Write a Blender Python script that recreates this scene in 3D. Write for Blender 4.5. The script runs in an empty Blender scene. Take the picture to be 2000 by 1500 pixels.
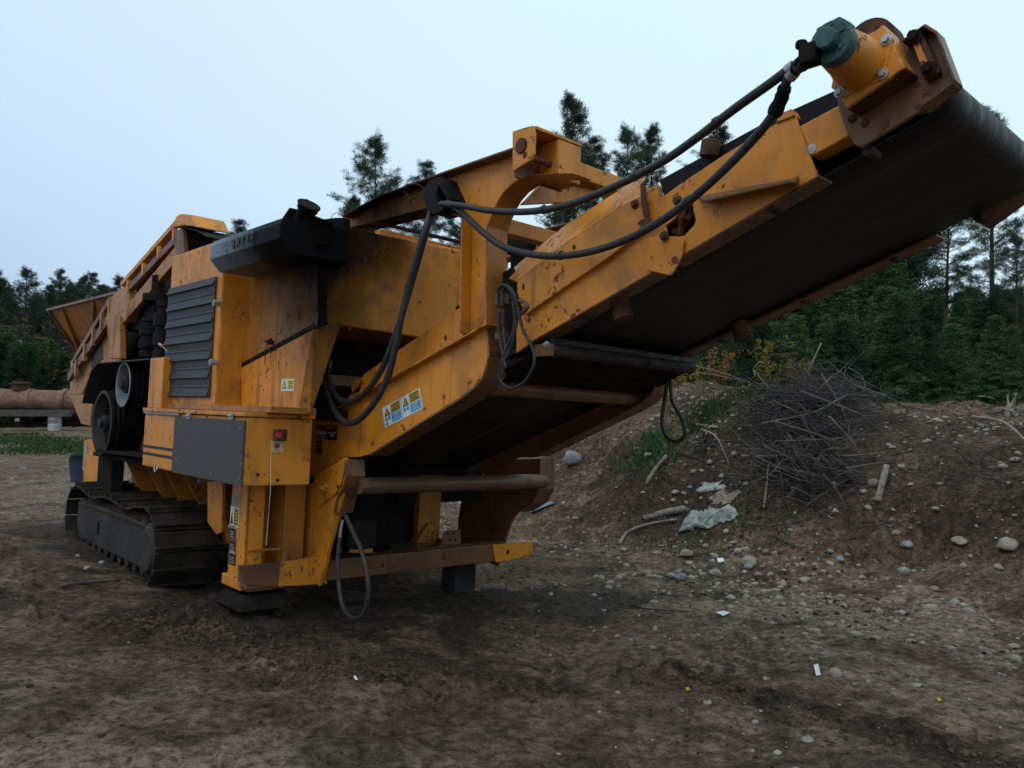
import bpy, bmesh, math, random
import numpy as np
from mathutils import Vector, Matrix
from mathutils.geometry import tessellate_polygon
R_=math.radians
random.seed(7)
SC=bpy.context.scene; COL=SC.collection

# ------------------------------------------------ camera, world, sun, exposure
CAMZ=1.6
FPX=1558.0
PITCH=math.atan(35/FPX)
cd=bpy.data.cameras.new('camera'); cam=bpy.data.objects.new('camera',cd); COL.objects.link(cam)
cd.sensor_width=36; cd.lens=FPX/2000*36; cd.clip_start=0.05; cd.clip_end=3000
cam.location=(0,0,CAMZ); cam.rotation_euler=(math.pi/2+PITCH,0,0); SC.camera=cam

SUN_EL=R_(52); SUN_AZ=R_(215)      # sun behind and left of the camera, above thick cloud
w=bpy.data.worlds.new('World'); SC.world=w; w.use_nodes=True
nt=w.node_tree; bg=nt.nodes['Background']; bg.inputs[1].default_value=0.10
sky=nt.nodes.new('ShaderNodeTexSky'); sky.sky_type='NISHITA'; sky.sun_disc=False
sky.sun_elevation=R_(20); sky.sun_rotation=SUN_AZ; sky.dust_density=2.0; sky.ozone_density=2.0
tc=nt.nodes.new('ShaderNodeTexCoord')
# overcast deck: clouds lighten the sky toward the zenith and thin out, bluer, toward the left horizon
mp=nt.nodes.new('ShaderNodeVectorMath'); mp.operation='DOT_PRODUCT'; mp.inputs[1].default_value=(0.42,0.15,0.9)
nt.links.new(tc.outputs['Generated'],mp.inputs[0])
nz=nt.nodes.new('ShaderNodeTexNoise'); nz.inputs['Scale'].default_value=1.7; nz.inputs['Detail'].default_value=3
nt.links.new(tc.outputs['Generated'],nz.inputs['Vector'])
ad=nt.nodes.new('ShaderNodeMath'); ad.operation='MULTIPLY_ADD'; ad.inputs[1].default_value=0.34
_sb=nt.nodes.new('ShaderNodeMath'); _sb.operation='SUBTRACT'; _sb.inputs[1].default_value=0.10; nt.links.new(mp.outputs['Value'],_sb.inputs[0])
nt.links.new(nz.outputs[0],ad.inputs[0]); nt.links.new(_sb.outputs[0],ad.inputs[2])
cr=nt.nodes.new('ShaderNodeValToRGB'); nt.links.new(ad.outputs[0],cr.inputs[0])
e=cr.color_ramp.elements
e[0].position=0.0; e[0].color=(4.9,6.5,8.5,1)
e[1].position=1.0; e[1].color=(8.2,10.0,10.5,1)
for _p,_c in ((.15,(5.8,7.7,9.7,1)),(.35,(6.9,8.9,10.8,1)),(.6,(7.6,9.8,10.9,1)),(.75,(7.8,10.2,10.7,1))):
    x=e.new(_p); x.color=_c
mx=nt.nodes.new('ShaderNodeMix'); mx.data_type='RGBA'; mx.inputs[0].default_value=0.93
nt.links.new(sky.outputs[0],mx.inputs[6]); nt.links.new(cr.outputs[0],mx.inputs[7]); nt.links.new(mx.outputs[2],bg.inputs[0])
sd=bpy.data.lights.new('sun','SUN'); sd.energy=0.75; sd.angle=R_(30); sd.color=(1,0.96,0.9)
so=bpy.data.objects.new('sun',sd); COL.objects.link(so)
sdir=Vector((math.sin(SUN_AZ)*math.cos(SUN_EL),math.cos(SUN_AZ)*math.cos(SUN_EL),math.sin(SUN_EL)))
so.rotation_euler=sdir.to_track_quat('Z','Y').to_euler()
vs=SC.view_settings; vs.view_transform='Standard'; vs.look='None'; vs.exposure=-0.02; vs.gamma=1
SC.cycles.max_bounces=6; SC.cycles.use_denoising=True

# ------------------------------------------------ frames and pixel rays
def nrm(v): v=np.array(v,float); return v/np.linalg.norm(v)
XA=-nrm([-1430,-15,-FPX]); YA=nrm([1700,-145,-FPX]); YA=nrm(YA-XA*(XA@YA)); ZA=np.cross(XA,YA)
RM=np.array([XA,YA,ZA])                 # camera axes -> machine axes
_a=math.pi/2+PITCH
RC=np.array([[1,0,0],[0,math.cos(_a),-math.sin(_a)],[0,math.sin(_a),math.cos(_a)]])
def P(u,v,ax,c):
    r=RM@nrm([u-1000,750-v,-FPX]); p=r*(c/r['xyz'.index(ax)]); return Vector(p)
def S(u,v,y): return P(u,v,'y',y)
def F(u,v,x): return P(u,v,'x',x)
def wray(u,v): return RC@nrm([u-1000,750-v,-FPX])
def M2W(p): return Vector(RC@(RM.T@np.array(p,float)))+Vector((0,0,CAMZ))

# ------------------------------------------------ value noise (numpy)
def _hash(ix,iy,s):
    h=(ix.astype(np.int64)*374761393+iy.astype(np.int64)*668265263+s*144665)&0xffffffff
    h=((h^(h>>13))*1274126177)&0xffffffff; h=h^(h>>16)
    return (h&0xffff)/65535.0
def vnoise(x,y,s=0):
    ix=np.floor(x);iy=np.floor(y);fx=x-ix;fy=y-iy;fx=fx*fx*(3-2*fx);fy=fy*fy*(3-2*fy)
    a=_hash(ix,iy,s);b=_hash(ix+1,iy,s);c=_hash(ix,iy+1,s);d=_hash(ix+1,iy+1,s)
    return (a*(1-fx)+b*fx)*(1-fy)+(c*(1-fx)+d*fx)*fy-0.5
def fbm(x,y,f,o,s=0,g=0.5):
    r=0;a=1
    for i in range(o): r=r+a*vnoise(x*f,y*f,s+i*17);a*=g;f*=2.03
    return r
def sstep(t): t=np.clip(t,0,1); return t*t*(3-2*t)
TOE=np.array([(14,-8),(5.6,1.5),(3.9,4.9),(3.1,7.0),(1.5,8.3),(-0.5,11.0),(-3.4,17),(-5.5,27),(-6,60),(-8,300)],float)
def toe_dist(x,y):
    best=np.full(np.shape(x),1e9);sg=np.ones(np.shape(x))
    for a,b in zip(TOE[:-1],TOE[1:]):
        d=b-a;t=np.clip(((x-a[0])*d[0]+(y-a[1])*d[1])/(d@d),0,1)
        ex=x-a[0]-t*d[0];ey=y-a[1]-t*d[1];q=np.hypot(ex,ey)
        s=np.where(d[0]*(y-a[1])-d[1]*(x-a[0])<0,1.0,-1.0)
        m=q<best;best=np.where(m,q,best);sg=np.where(m,s,sg)
    return best*sg
def seg(x,y,a,b):
    a=np.array(a,float);b=np.array(b,float);d=b-a;t=np.clip(((x-a[0])*d[0]+(y-a[1])*d[1])/(d@d),0,1)
    return np.hypot(x-a[0]-t*d[0],y-a[1]-t*d[1]),t
def height(x,y):
    x=np.asarray(x,float);y=np.asarray(y,float)
    z=0.05-0.085*np.clip(x+2.2,-2.0,2.8)
    z=z*np.clip(1.6-np.hypot(x,y)/40,0,1)
    sdv=toe_dist(x,y)+0.55*fbm(x,y,0.7,2,5)
    H=1.62+0.42*np.exp(-((x-2.6)**2+(y-12.5)**2)/5)-0.25*np.exp(-((x-7.5)**2+(y-11)**2)/8)+0.25*fbm(x,y,0.35,2,9)
    bank=H*(0.62*sstep((sdv+0.2)/4.0)+0.38*sstep((sdv-0.3)/2.4))
    z=z+bank
    near=np.clip(1-sdv/0.8,0,1)
    rough=0.012+0.075*np.clip(sdv/1.2,0,1)
    z=z+.05*np.clip(sdv/1.2,0,1)*fbm(x,y,4.5,4,33)
    z=z+.09*np.exp(-((x+2.0)**2+(y-6.0)**2)/.35)*(1+fbm(x,y,6,3,12))
    z=z+.05*np.exp(-((x+.4)**2+(y-7.4)**2)/.5)*(-1)
    z=z+.045*np.abs(fbm(x,y,1.1,4,90))*np.clip(1-sdv,0,1)
    xr=x*.815+y*.58; yr=-x*.58+y*.815
    z=z+.030*fbm(xr*.45,yr*2.6,1.0,4,95)*np.clip(1-sdv,0,1)+.012*np.clip(fbm(x,y,14,3,97),0,1)*np.clip(.4+1.6*vnoise(x,y,99),0,1)
    z=z+rough*2.2*fbm(x,y,1.7,5,30)+0.10*fbm(x,y,0.33,2,60)*near
    z=z+0.018*fbm(x,y,7,4,80)*(0.5+1.5*np.clip(vnoise(x*.8,y*.8,3)+.35,0,1))
    # lumps of turned soil beside the jack leg and the ridge of a wheel rut
    for (a,b,wd,hh) in (((-1.6,4.9),(0.3,4.6),.13,.07),((1.0,5.3),(2.9,3.3),.13,.11),((1.15,5.1),(3.0,3.1),.16,-.07),((2.9,3.3),(3.8,2.6),.1,.06),((-3.3,5.6),(-2.3,5.2),.12,.06),((0.2,3.6),(1.7,3.1),.1,-.04),((-4.9,7.6),(-3.6,6.0),.12,.06)):
        d,t=seg(x,y,a,b); q=np.exp(-(d/wd)**2)
        z=z+hh*q*(0.55+1.6*fbm(x,y,9,3,111))
    d,t=seg(x,y,(-2.45,6.75),(-4.5,8.4)); z=z-.10*np.exp(-(d/.45)**2)
    # grouser prints
    for (a,b,wd) in (((-.3,5.1),(1.9,5.5),.22),((2.5,2.3),(4.3,3.9),.26),((-.4,2.6),(.9,3.6),.2),((0.0,5.6),(2.2,6.1),.28),((1.7,2.2),(3.6,4.2),.32),((1.0,2.4),(2.6,3.9),.25)):
        d,t=seg(x,y,a,b); L=math.hypot(b[0]-a[0],b[1]-a[1]); q=sstep((wd-d)/.06)*sstep(t*8)*sstep((1-t)*8)
        z=z+q*0.020*np.sqrt(np.clip(np.sin((t*L+.25*d)/0.15*2*math.pi),0,1))*np.clip(.45+2.4*vnoise(x*2.2,y*2.2,7),0,1)-.012*q
    return z
def hz(x,y): return float(height(np.array([x]),np.array([y]))[0])
def G(u,v):
    r=wray(u,v); t=np.geomspace(1.8,70,260); x=r[0]*t;y=r[1]*t;z=CAMZ+r[2]*t
    b=z-height(x,y); i=int(np.argmax(b<0))
    if b[i]>=0: i=len(t)-1
    t=np.linspace(t[max(i-1,0)],t[i],24); x=r[0]*t;y=r[1]*t;z=CAMZ+r[2]*t;b=z-height(x,y); i=int(np.argmax(b<0)) if (b<0).any() else 23
    k=t[i]; return Vector((r[0]*k,r[1]*k,hz(r[0]*k,r[1]*k)))

# ------------------------------------------------ materials
def mat(name): 
    m=bpy.data.materials.new(name); m.use_nodes=True; return m,m.node_tree,m.node_tree.nodes['Principled BSDF']
def N(nt,t,**k):
    n=nt.nodes.new(t)
    for a,b in k.items():
        if a in n.inputs: n.inputs[a].default_value=b
        else: setattr(n,a,b)
    return n
def ramp(nt,src,stops):
    r=nt.nodes.new('ShaderNodeValToRGB'); nt.links.new(src,r.inputs[0]); el=r.color_ramp.elements
    while len(el)>1: el.remove(el[-1])
    el[0].position=stops[0][0]; c=stops[0][1]; el[0].color=c if len(c)==4 else (*c,1)
    for p,c in stops[1:]:
        q=el.new(p); q.color=(*c,1)
    return r.outputs[0]
def g3(a): return (a,a,a)
def mixc(nt,f,a,b,bt='MIX'):
    m=nt.nodes.new('ShaderNodeMix'); m.data_type='RGBA'; m.blend_type=bt
    for i,v in ((0,f),(6,a),(7,b)):
        if hasattr(v,'is_linked') or hasattr(v,'links'): nt.links.new(v,m.inputs[i])
        else: m.inputs[i].default_value=v if i==0 else (*v,1)
    return m.outputs[2]
def mth(nt,op,a,b=0.0,c=None):
    m=nt.nodes.new('ShaderNodeMath'); m.operation=op
    for i,v in enumerate((a,b,c)):
        if v is None: continue
        if hasattr(v,'links'): nt.links.new(v,m.inputs[i])
        else: m.inputs[i].default_value=v
    return m.outputs[0]
def noise(nt,vec,sc,det=4,ro=.55,dist=0):
    n=N(nt,'ShaderNodeTexNoise'); n.inputs['Scale'].default_value=sc;n.inputs['Detail'].default_value=det;n.inputs['Roughness'].default_value=ro;n.inputs['Distortion'].default_value=dist
    nt.links.new(vec,n.inputs['Vector']); return n.outputs[0]
SOOT=M2W(S(630,455,2.6))
def paint(name,base,dirt=0.5,chips=0.5,soot=1.0,rough=.42,edge=True,rustc=(.075,.028,.016),grime=(.16,.085,.035)):
    m,nt,b=mat(name); L=nt.links.new
    pos=N(nt,'ShaderNodeNewGeometry').outputs['Position']
    n1=noise(nt,pos,1.3,5,.6); n2=noise(nt,pos,9,6,.65); 
    mpn=N(nt,'ShaderNodeMapping'); mpn.inputs['Scale'].default_value=(9,9,1.1); L(pos,mpn.inputs[0])
    n3=noise(nt,mpn.outputs[0],1.2,5,.6)
    dull=tuple(c*.80+.006 for c in base)
    c=mixc(nt,ramp(nt,n1,[(.35,g3(0)),(.65,g3(1))]),base,dull)
    c=mixc(nt,ramp(nt,n2,[(.35,g3(.25)),(.75,g3(0))]),c,tuple(x*1.15 for x in base))
    st=mth(nt,'MULTIPLY',ramp(nt,n3,[(.50,g3(0)),(.68,g3(.9*dirt)),(1,g3(dirt))]),ramp(nt,noise(nt,pos,1.9,3,.6),[(.42,g3(.1)),(.6,g3(1))]))
    c=mixc(nt,st,c,grime)
    dn=ramp(nt,noise(nt,pos,2.6,6,.7,.5),[(.5,g3(0)),(.68,g3(.7*dirt))])
    c=mixc(nt,dn,c,tuple(x*.8 for x in grime))
    # rust chips
    ch=noise(nt,pos,24,5,.62,.4); zone=noise(nt,pos,3.1,3,.6)
    cf=mth(nt,'MULTIPLY',ramp(nt,ch,[(.60-.03*chips,g3(0)),(.63-.03*chips,g3(1))]),ramp(nt,zone,[(.55-.08*chips,g3(0)),(.62-.08*chips,g3(1))]))
    sp=ramp(nt,noise(nt,pos,70,3,.6),[(.70-.02*chips,g3(0)),(.73-.02*chips,g3(1))])
    cf=mth(nt,'MAXIMUM',cf,mth(nt,'MULTIPLY',sp,.8))
    if edge:
        bv=N(nt,'ShaderNodeBevel',samples=3); bv.inputs['Radius'].default_value=.012
        geo=N(nt,'ShaderNodeNewGeometry')
        dt=N(nt,'ShaderNodeVectorMath',operation='DOT_PRODUCT'); L(bv.outputs[0],dt.inputs[0]); L(geo.outputs['Normal'],dt.inputs[1])
        ed=mth(nt,'SUBTRACT',1.0,dt.outputs['Value'])
        ef=mth(nt,'MULTIPLY',ramp(nt,ed,[(.02,g3(0)),(.1,g3(1))]),ramp(nt,noise(nt,pos,13,5,.7),[(.44,g3(0)),(.56,g3(1))]))
        cf=mth(nt,'MAXIMUM',cf,ef)
    rc=mixc(nt,ramp(nt,noise(nt,pos,40,3,.6),[(.3,g3(0)),(.7,g3(1))]),rustc,tuple(x*1.9 for x in rustc))
    c=mixc(nt,cf,c,rc)
    if soot>0:
        d=N(nt,'ShaderNodeVectorMath',operation='DISTANCE'); L(pos,d.inputs[0]); d.inputs[1].default_value=SOOT
        q=mth(nt,'ADD',d.outputs['Value'],mth(nt,'MULTIPLY',mth(nt,'SUBTRACT',n1,.5),.9))
        q=mth(nt,'ADD',q,mth(nt,'MULTIPLY',mth(nt,'SUBTRACT',n2,.5),.25))
        sf=ramp(nt,mth(nt,'DIVIDE',q,1.2),[(.25,g3(.992)),(.42,g3(.95)),(.60,g3(.74*soot)),(.8,g3(.3*soot)),(1,g3(0))])
        c=mixc(nt,sf,c,(.006,.0055,.0055)); L(ramp(nt,sf,[(0,g3(.42)),(.8,g3(.03))]),b.inputs['Specular IOR Level'])
    L(c,b.inputs['Base Color'])
    L(ramp(nt,mth(nt,'MAXIMUM',cf,st),[(0,g3(rough)),(1,g3(.85))]),b.inputs['Roughness'])
    bp=N(nt,'ShaderNodeBump'); bp.inputs['Distance'].default_value=.012; bp.inputs['Strength'].default_value=.25
    hh=mth(nt,'SUBTRACT',mth(nt,'MULTIPLY',noise(nt,pos,4,4,.5),1.0),mth(nt,'MULTIPLY',cf,.12)); L(hh,bp.inputs['Height']); L(bp.outputs[0],b.inputs['Normal'])
    return m
def rough_mat(name,c1,c2,sc=8,rough=.8,bump=.3,metal=0.0,dist=.01,det=6,sc2=None,spec=.3):
    m,nt,b=mat(name);L=nt.links.new
    pos=N(nt,'ShaderNodeNewGeometry').outputs['Position']
    n=noise(nt,pos,sc,det,.65); n2=noise(nt,pos,(sc2 or sc*5),5,.6)
    f=mth(nt,'ADD',mth(nt,'MULTIPLY',n,.65),mth(nt,'MULTIPLY',n2,.35))
    L(ramp(nt,f,[(.36,c1),(.64,c2)]),b.inputs['Base Color'])
    b.inputs['Roughness'].default_value=rough;b.inputs['Metallic'].default_value=metal;b.inputs['Specular IOR Level'].default_value=spec
    bp=N(nt,'ShaderNodeBump'); bp.inputs['Distance'].default_value=dist; bp.inputs['Strength'].default_value=bump
    L(n2,bp.inputs['Height']); L(bp.outputs[0],b.inputs['Normal']); return m
M={}
M['yellow']=paint('orange_paint',(.67,.235,.013),.8,.4)
M['yellow_dirty']=paint('dirty_orange_paint',(.40,.145,.014),1.0,.6)
M['yellow_worn']=paint('chipped_orange_paint',(.64,.23,.015),.75,1.0)
M['rusty_paint']=paint('rusty_orange_paint',(.16,.064,.024),1.0,.5,rustc=(.05,.022,.014),grime=(.05,.027,.017))
M['door_grey']=paint('dirty_grey_paint',(.055,.052,.050),.7,.25,rough=.6,grime=(.085,.065,.05),rustc=(.10,.07,.05))
M['tube_paint']=paint('sooty_tube_paint',(.13,.065,.035),1.0,.4,rustc=(.04,.02,.014),grime=(.035,.028,.025))
M['grey_paint']=paint('charcoal_paint',(.020,.022,.027),.5,.2,rough=.6,grime=(.07,.06,.055),rustc=(.09,.07,.06))
M['hood']=paint('blued_grey_paint',(.15,.185,.235),.35,.3,rough=.45,grime=(.03,.03,.033),rustc=(.02,.016,.014),soot=.8)
M['rust']=rough_mat('rust',(.04,.018,.012),(.13,.055,.03),10,.85,.5)
M['dark']=rough_mat('greasy_dark_steel',(.008,.007,.006),(.026,.021,.018),7,.85,.4,spec=.04)
M['black']=rough_mat('black_steel',(.007,.007,.008),(.018,.018,.020),9,.7,.2,spec=.10)
M['track']=rough_mat('muddy_track_steel',(.010,.009,.008),(.060,.046,.036),5,.8,.8,sc2=45,spec=.12)
M['frame_grey']=rough_mat('muddy_grey_steel',(.007,.008,.010),(.045,.038,.033),2.6,.72,.5,sc2=30)
M['rubber']=rough_mat('black_rubber',(.008,.008,.009),(.017,.017,.019),12,.65,.3,spec=.10)
M['belt']=rough_mat('worn_conveyor_belt',(.004,.004,.005),(.024,.022,.023),1.6,.42,.3,spec=.3,sc2=55)
def _belt():
    m=M['belt'];nt=m.node_tree;L=nt.links.new;b=nt.nodes['Principled BSDF']
    pos=N(nt,'ShaderNodeNewGeometry').outputs['Position']; dd=RC@RM.T@np.array([math.cos(R_(20)),0,math.sin(R_(20))]); yy=RC@RM.T@np.array([0,1,0])
    def dot(v):
        q=N(nt,'ShaderNodeVectorMath',operation='DOT_PRODUCT');L(pos,q.inputs[0]);q.inputs[1].default_value=tuple(v);return q.outputs['Value']
    cb=N(nt,'ShaderNodeCombineXYZ');L(mth(nt,'MULTIPLY',dot(dd),.55),cb.inputs[0]);L(mth(nt,'MULTIPLY',dot(yy),9.0),cb.inputs[1])
    n=noise(nt,cb.outputs[0],1.4,6,.7,.3)
    L(ramp(nt,n,[(.35,(.0035,.0035,.0045)),(.52,(.012,.011,.012)),(.66,(.045,.040,.036))]),b.inputs['Base Color'])
    L(ramp(nt,n,[(.35,g3(.38)),(.65,g3(.75))]),b.inputs['Roughness'])
_belt()
M['hose']=rough_mat('scuffed_hose',(.012,.012,.014),(.048,.045,.044),30,.5,.3,spec=.3)
M['soot']=rough_mat('thick_soot',(.003,.003,.003),(.008,.007,.007),9,.95,.3,spec=.0)
M['roller']=rough_mat('dirty_roller',(.010,.009,.009),(.06,.045,.035),9,.7,.4,spec=.15)
M['steel']=rough_mat('bright_steel',(.30,.30,.30),(.48,.47,.45),30,.4,.2,metal=.6)
M['silver']=rough_mat('worn_silver_rim',(.14,.15,.17),(.30,.31,.33),9,.5,.2,metal=.3)
M['green']=rough_mat('blue_green_motor_paint',(.018,.055,.06),(.05,.12,.12),14,.55,.5)
M['mud']=rough_mat('caked_mud',(.020,.014,.010),(.075,.05,.034),9,.95,1.0,dist=.03,spec=.05)
def flat(n,c,r=.5):
    return rough_mat(n,tuple(x*.85 for x in c),c,14,r,.05)
M['d_white']=flat('decal_white',(.62,.66,.66)); M['d_yellow']=flat('decal_yellow',(.60,.42,.03)); M['d_lime']=flat('decal_lime',(.55,.52,.05)); M['d_blue']=flat('decal_blue',(.03,.25,.50))
M['d_red']=flat('decal_red',(.20,.02,.025)); M['d_black']=flat('decal_black',(.015,.014,.014)); M['d_ink']=flat('decal_ink',(.03,.03,.03)); M['red']=flat('button_red',(.42,.04,.03)); M['d_cream']=flat('decal_cream',(.62,.50,.30)); M['string']=flat('pale_string',(.5,.42,.28)); M['pink']=flat('pink_plastic',(.6,.2,.25))
M['d_grime']=flat('decal_grimy_white',(.33,.32,.28)); M['d_darkyellow']=flat('decal_darkyellow',(.42,.26,.02))

# ------------------------------------------------ object helpers
def tag(o,label=None,cat=None,group=None,kind=None):
    if label:o['label']=label
    if cat:o['category']=cat
    if group:o['group']=group
    if kind:o['kind']=kind
    return o
def mesh_obj(name,verts,faces,m,parent=None,smooth=False,bev=0,label=None):
    """verts in the parent's frame of reference (machine axes for machine parts)"""
    v=[Vector(p) for p in verts]
    c=sum(v,Vector())/len(v)
    me=bpy.data.meshes.new(name); me.from_pydata([p-c for p in v],[],faces); me.update()
    bm=bmesh.new(); bm.from_mesh(me); bmesh.ops.recalc_face_normals(bm,faces=bm.faces); bm.to_mesh(me); bm.free()
    if smooth:
        me.shade_smooth()
        if smooth!='all': me.set_sharp_from_angle(angle=R_(40))
    ms=m if isinstance(m,(list,tuple)) else [m]
    for q in ms: me.materials.append(M[q] if isinstance(q,str) else q)
    o=bpy.data.objects.new(name,me); COL.objects.link(o)
    if parent is not None:
        o.parent=parent; o.location=c-Vector(parent.get('_c',(0,0,0)))
    else: o.location=c
    o['_c']=tuple(c)
    if bev:
        b=o.modifiers.new('bevel','BEVEL'); b.width=bev; b.segments=2; b.limit_method='ANGLE'; b.angle_limit=R_(35)
    if label:o['label']=label
    return o
class MB:
    def __init__(s): s.v=[];s.f=[]
    def add(s,v,f):
        o=len(s.v); s.v+= [Vector(p) for p in v]; s.f+=[tuple(i+o for i in q) for q in f]; return s
    def box(s,a,b):
        x0,y0,z0=[min(a[i],b[i]) for i in range(3)];x1,y1,z1=[max(a[i],b[i]) for i in range(3)]
        return s.add([(x0,y0,z0),(x1,y0,z0),(x1,y1,z0),(x0,y1,z0),(x0,y0,z1),(x1,y0,z1),(x1,y1,z1),(x0,y1,z1)],[(0,3,2,1),(4,5,6,7),(0,1,5,4),(1,2,6,5),(2,3,7,6),(3,0,4,7)])
    def beam(s,a,b,w,h,up=(0,0,1)):
        a=Vector(a);b=Vector(b);d=(b-a).normalized();sd=d.cross(Vector(up)).normalized()*w/2;u=sd.cross(d).normalized()*h/2
        return s.add([a-sd-u,a+sd-u,a+sd+u,a-sd+u,b-sd-u,b+sd-u,b+sd+u,b-sd+u],[(0,3,2,1),(4,5,6,7),(0,1,5,4),(1,2,6,5),(2,3,7,6),(3,0,4,7)])
    def ext(s,loops,d):
        """polygon (first loop outline, others holes) extruded by vector d"""
        d=Vector(d)
        if isinstance(loops[0],Vector): loops=[loops]
        n=sum(map(len,loops)); vv=[p for l in loops for p in l]
        V=vv+[p+d for p in vv]; f=[]
        if len(loops)==1 and len(loops[0])>=3:
            f=[tuple(range(n)),tuple(reversed(range(n,2*n)))]
        else:
            for t in tessellate_polygon([[p for p in l] for l in loops]): f+=[tuple(t),tuple(i+n for i in reversed(t))]
        o=0
        for l in loops:
            k=len(l)
            for i in range(k):
                a=o+i;b=o+(i+1)%k; f.append((a,b,b+n,a+n))
            o+=k
        return s.add(V,f)
    def cyl(s,a,b,r0,r1=None,n=20,cap=True):
        r1=r0 if r1 is None else r1
        a=Vector(a);b=Vector(b);d=(b-a).normalized();t=Vector((0,0,1)) if abs(d.z)<.9 else Vector((1,0,0))
        x=d.cross(t).normalized();y=d.cross(x);v=[];f=[]
        for c,r in((a,r0),(b,r1)):
            for i in range(n):
                g=2*math.pi*i/n; v.append(c+x*math.cos(g)*r+y*math.sin(g)*r)
        for i in range(n): f.append((i,(i+1)%n,n+(i+1)%n,n+i))
        if cap: f+=[tuple(range(n)),tuple(range(n,2*n))]
        return s.add(v,f)
    def lathe(s,a,d,prof,n=28,cap=True):
        """profile [(t along d, radius)] about axis through a"""
        a=Vector(a);d=Vector(d).normalized();t=Vector((0,0,1)) if abs(d.z)<.9 else Vector((1,0,0))
        x=d.cross(t).normalized();y=d.cross(x);v=[];f=[]
        for (h,r) in prof:
            for i in range(n):
                g=2*math.pi*i/n; v.append(a+d*h+x*math.cos(g)*r+y*math.sin(g)*r)
        for k in range(len(prof)-1):
            for i in range(n): f.append((k*n+i,k*n+(i+1)%n,(k+1)*n+(i+1)%n,(k+1)*n+i))
        if cap: f+=[tuple(range(n)),tuple(range((len(prof)-1)*n,len(prof)*n))]
        return s.add(v,f)
    def tube(s,pts,r,n=10,sub=6,taper=None,jit=0):
        pts=[Vector(p) for p in pts]
        q=[]
        if sub>1 and len(pts)>2:
            pp=[pts[0]*2-pts[1]]+pts+[pts[-1]*2-pts[-2]]
            for i in range(1,len(pp)-2):
                for k in range(sub):
                    t=k/sub;a,b,c,d=pp[i-1:i+3]
                    q.append(.5*((2*b)+(c-a)*t+(2*a-5*b+4*c-d)*t*t+(3*b-a-3*c+d)*t**3))
            q.append(pts[-1])
        else: q=pts
        v=[];f=[];m=len(q);up=None
        for i,p in enumerate(q):
            d=(q[min(i+1,m-1)]-q[max(i-1,0)]).normalized()
            if up is None:
                up=Vector((0,0,1)) if abs(d.z)<.9 else Vector((1,0,0))
            x=d.cross(up).normalized();y=x.cross(d).normalized();up=y
            rr=r*(1 if taper is None else 1+(taper-1)*i/(m-1))
            if jit: rr*=1+random.uniform(-jit,jit)
            for k in range(n):
                g=2*math.pi*k/n; v.append(p+x*math.cos(g)*rr+y*math.sin(g)*rr)
        for i in range(m-1):
            for k in range(n): f.append((i*n+k,i*n+(k+1)%n,(i+1)*n+(k+1)%n,(i+1)*n+k))
        f+=[tuple(range(n)),tuple(range((m-1)*n,m*n))]
        return s.add(v,f)
    def obj(s,name,m,parent=None,smooth=False,bev=0,label=None): return mesh_obj(name,s.v,s.f,m,parent,smooth,bev,label)

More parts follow.
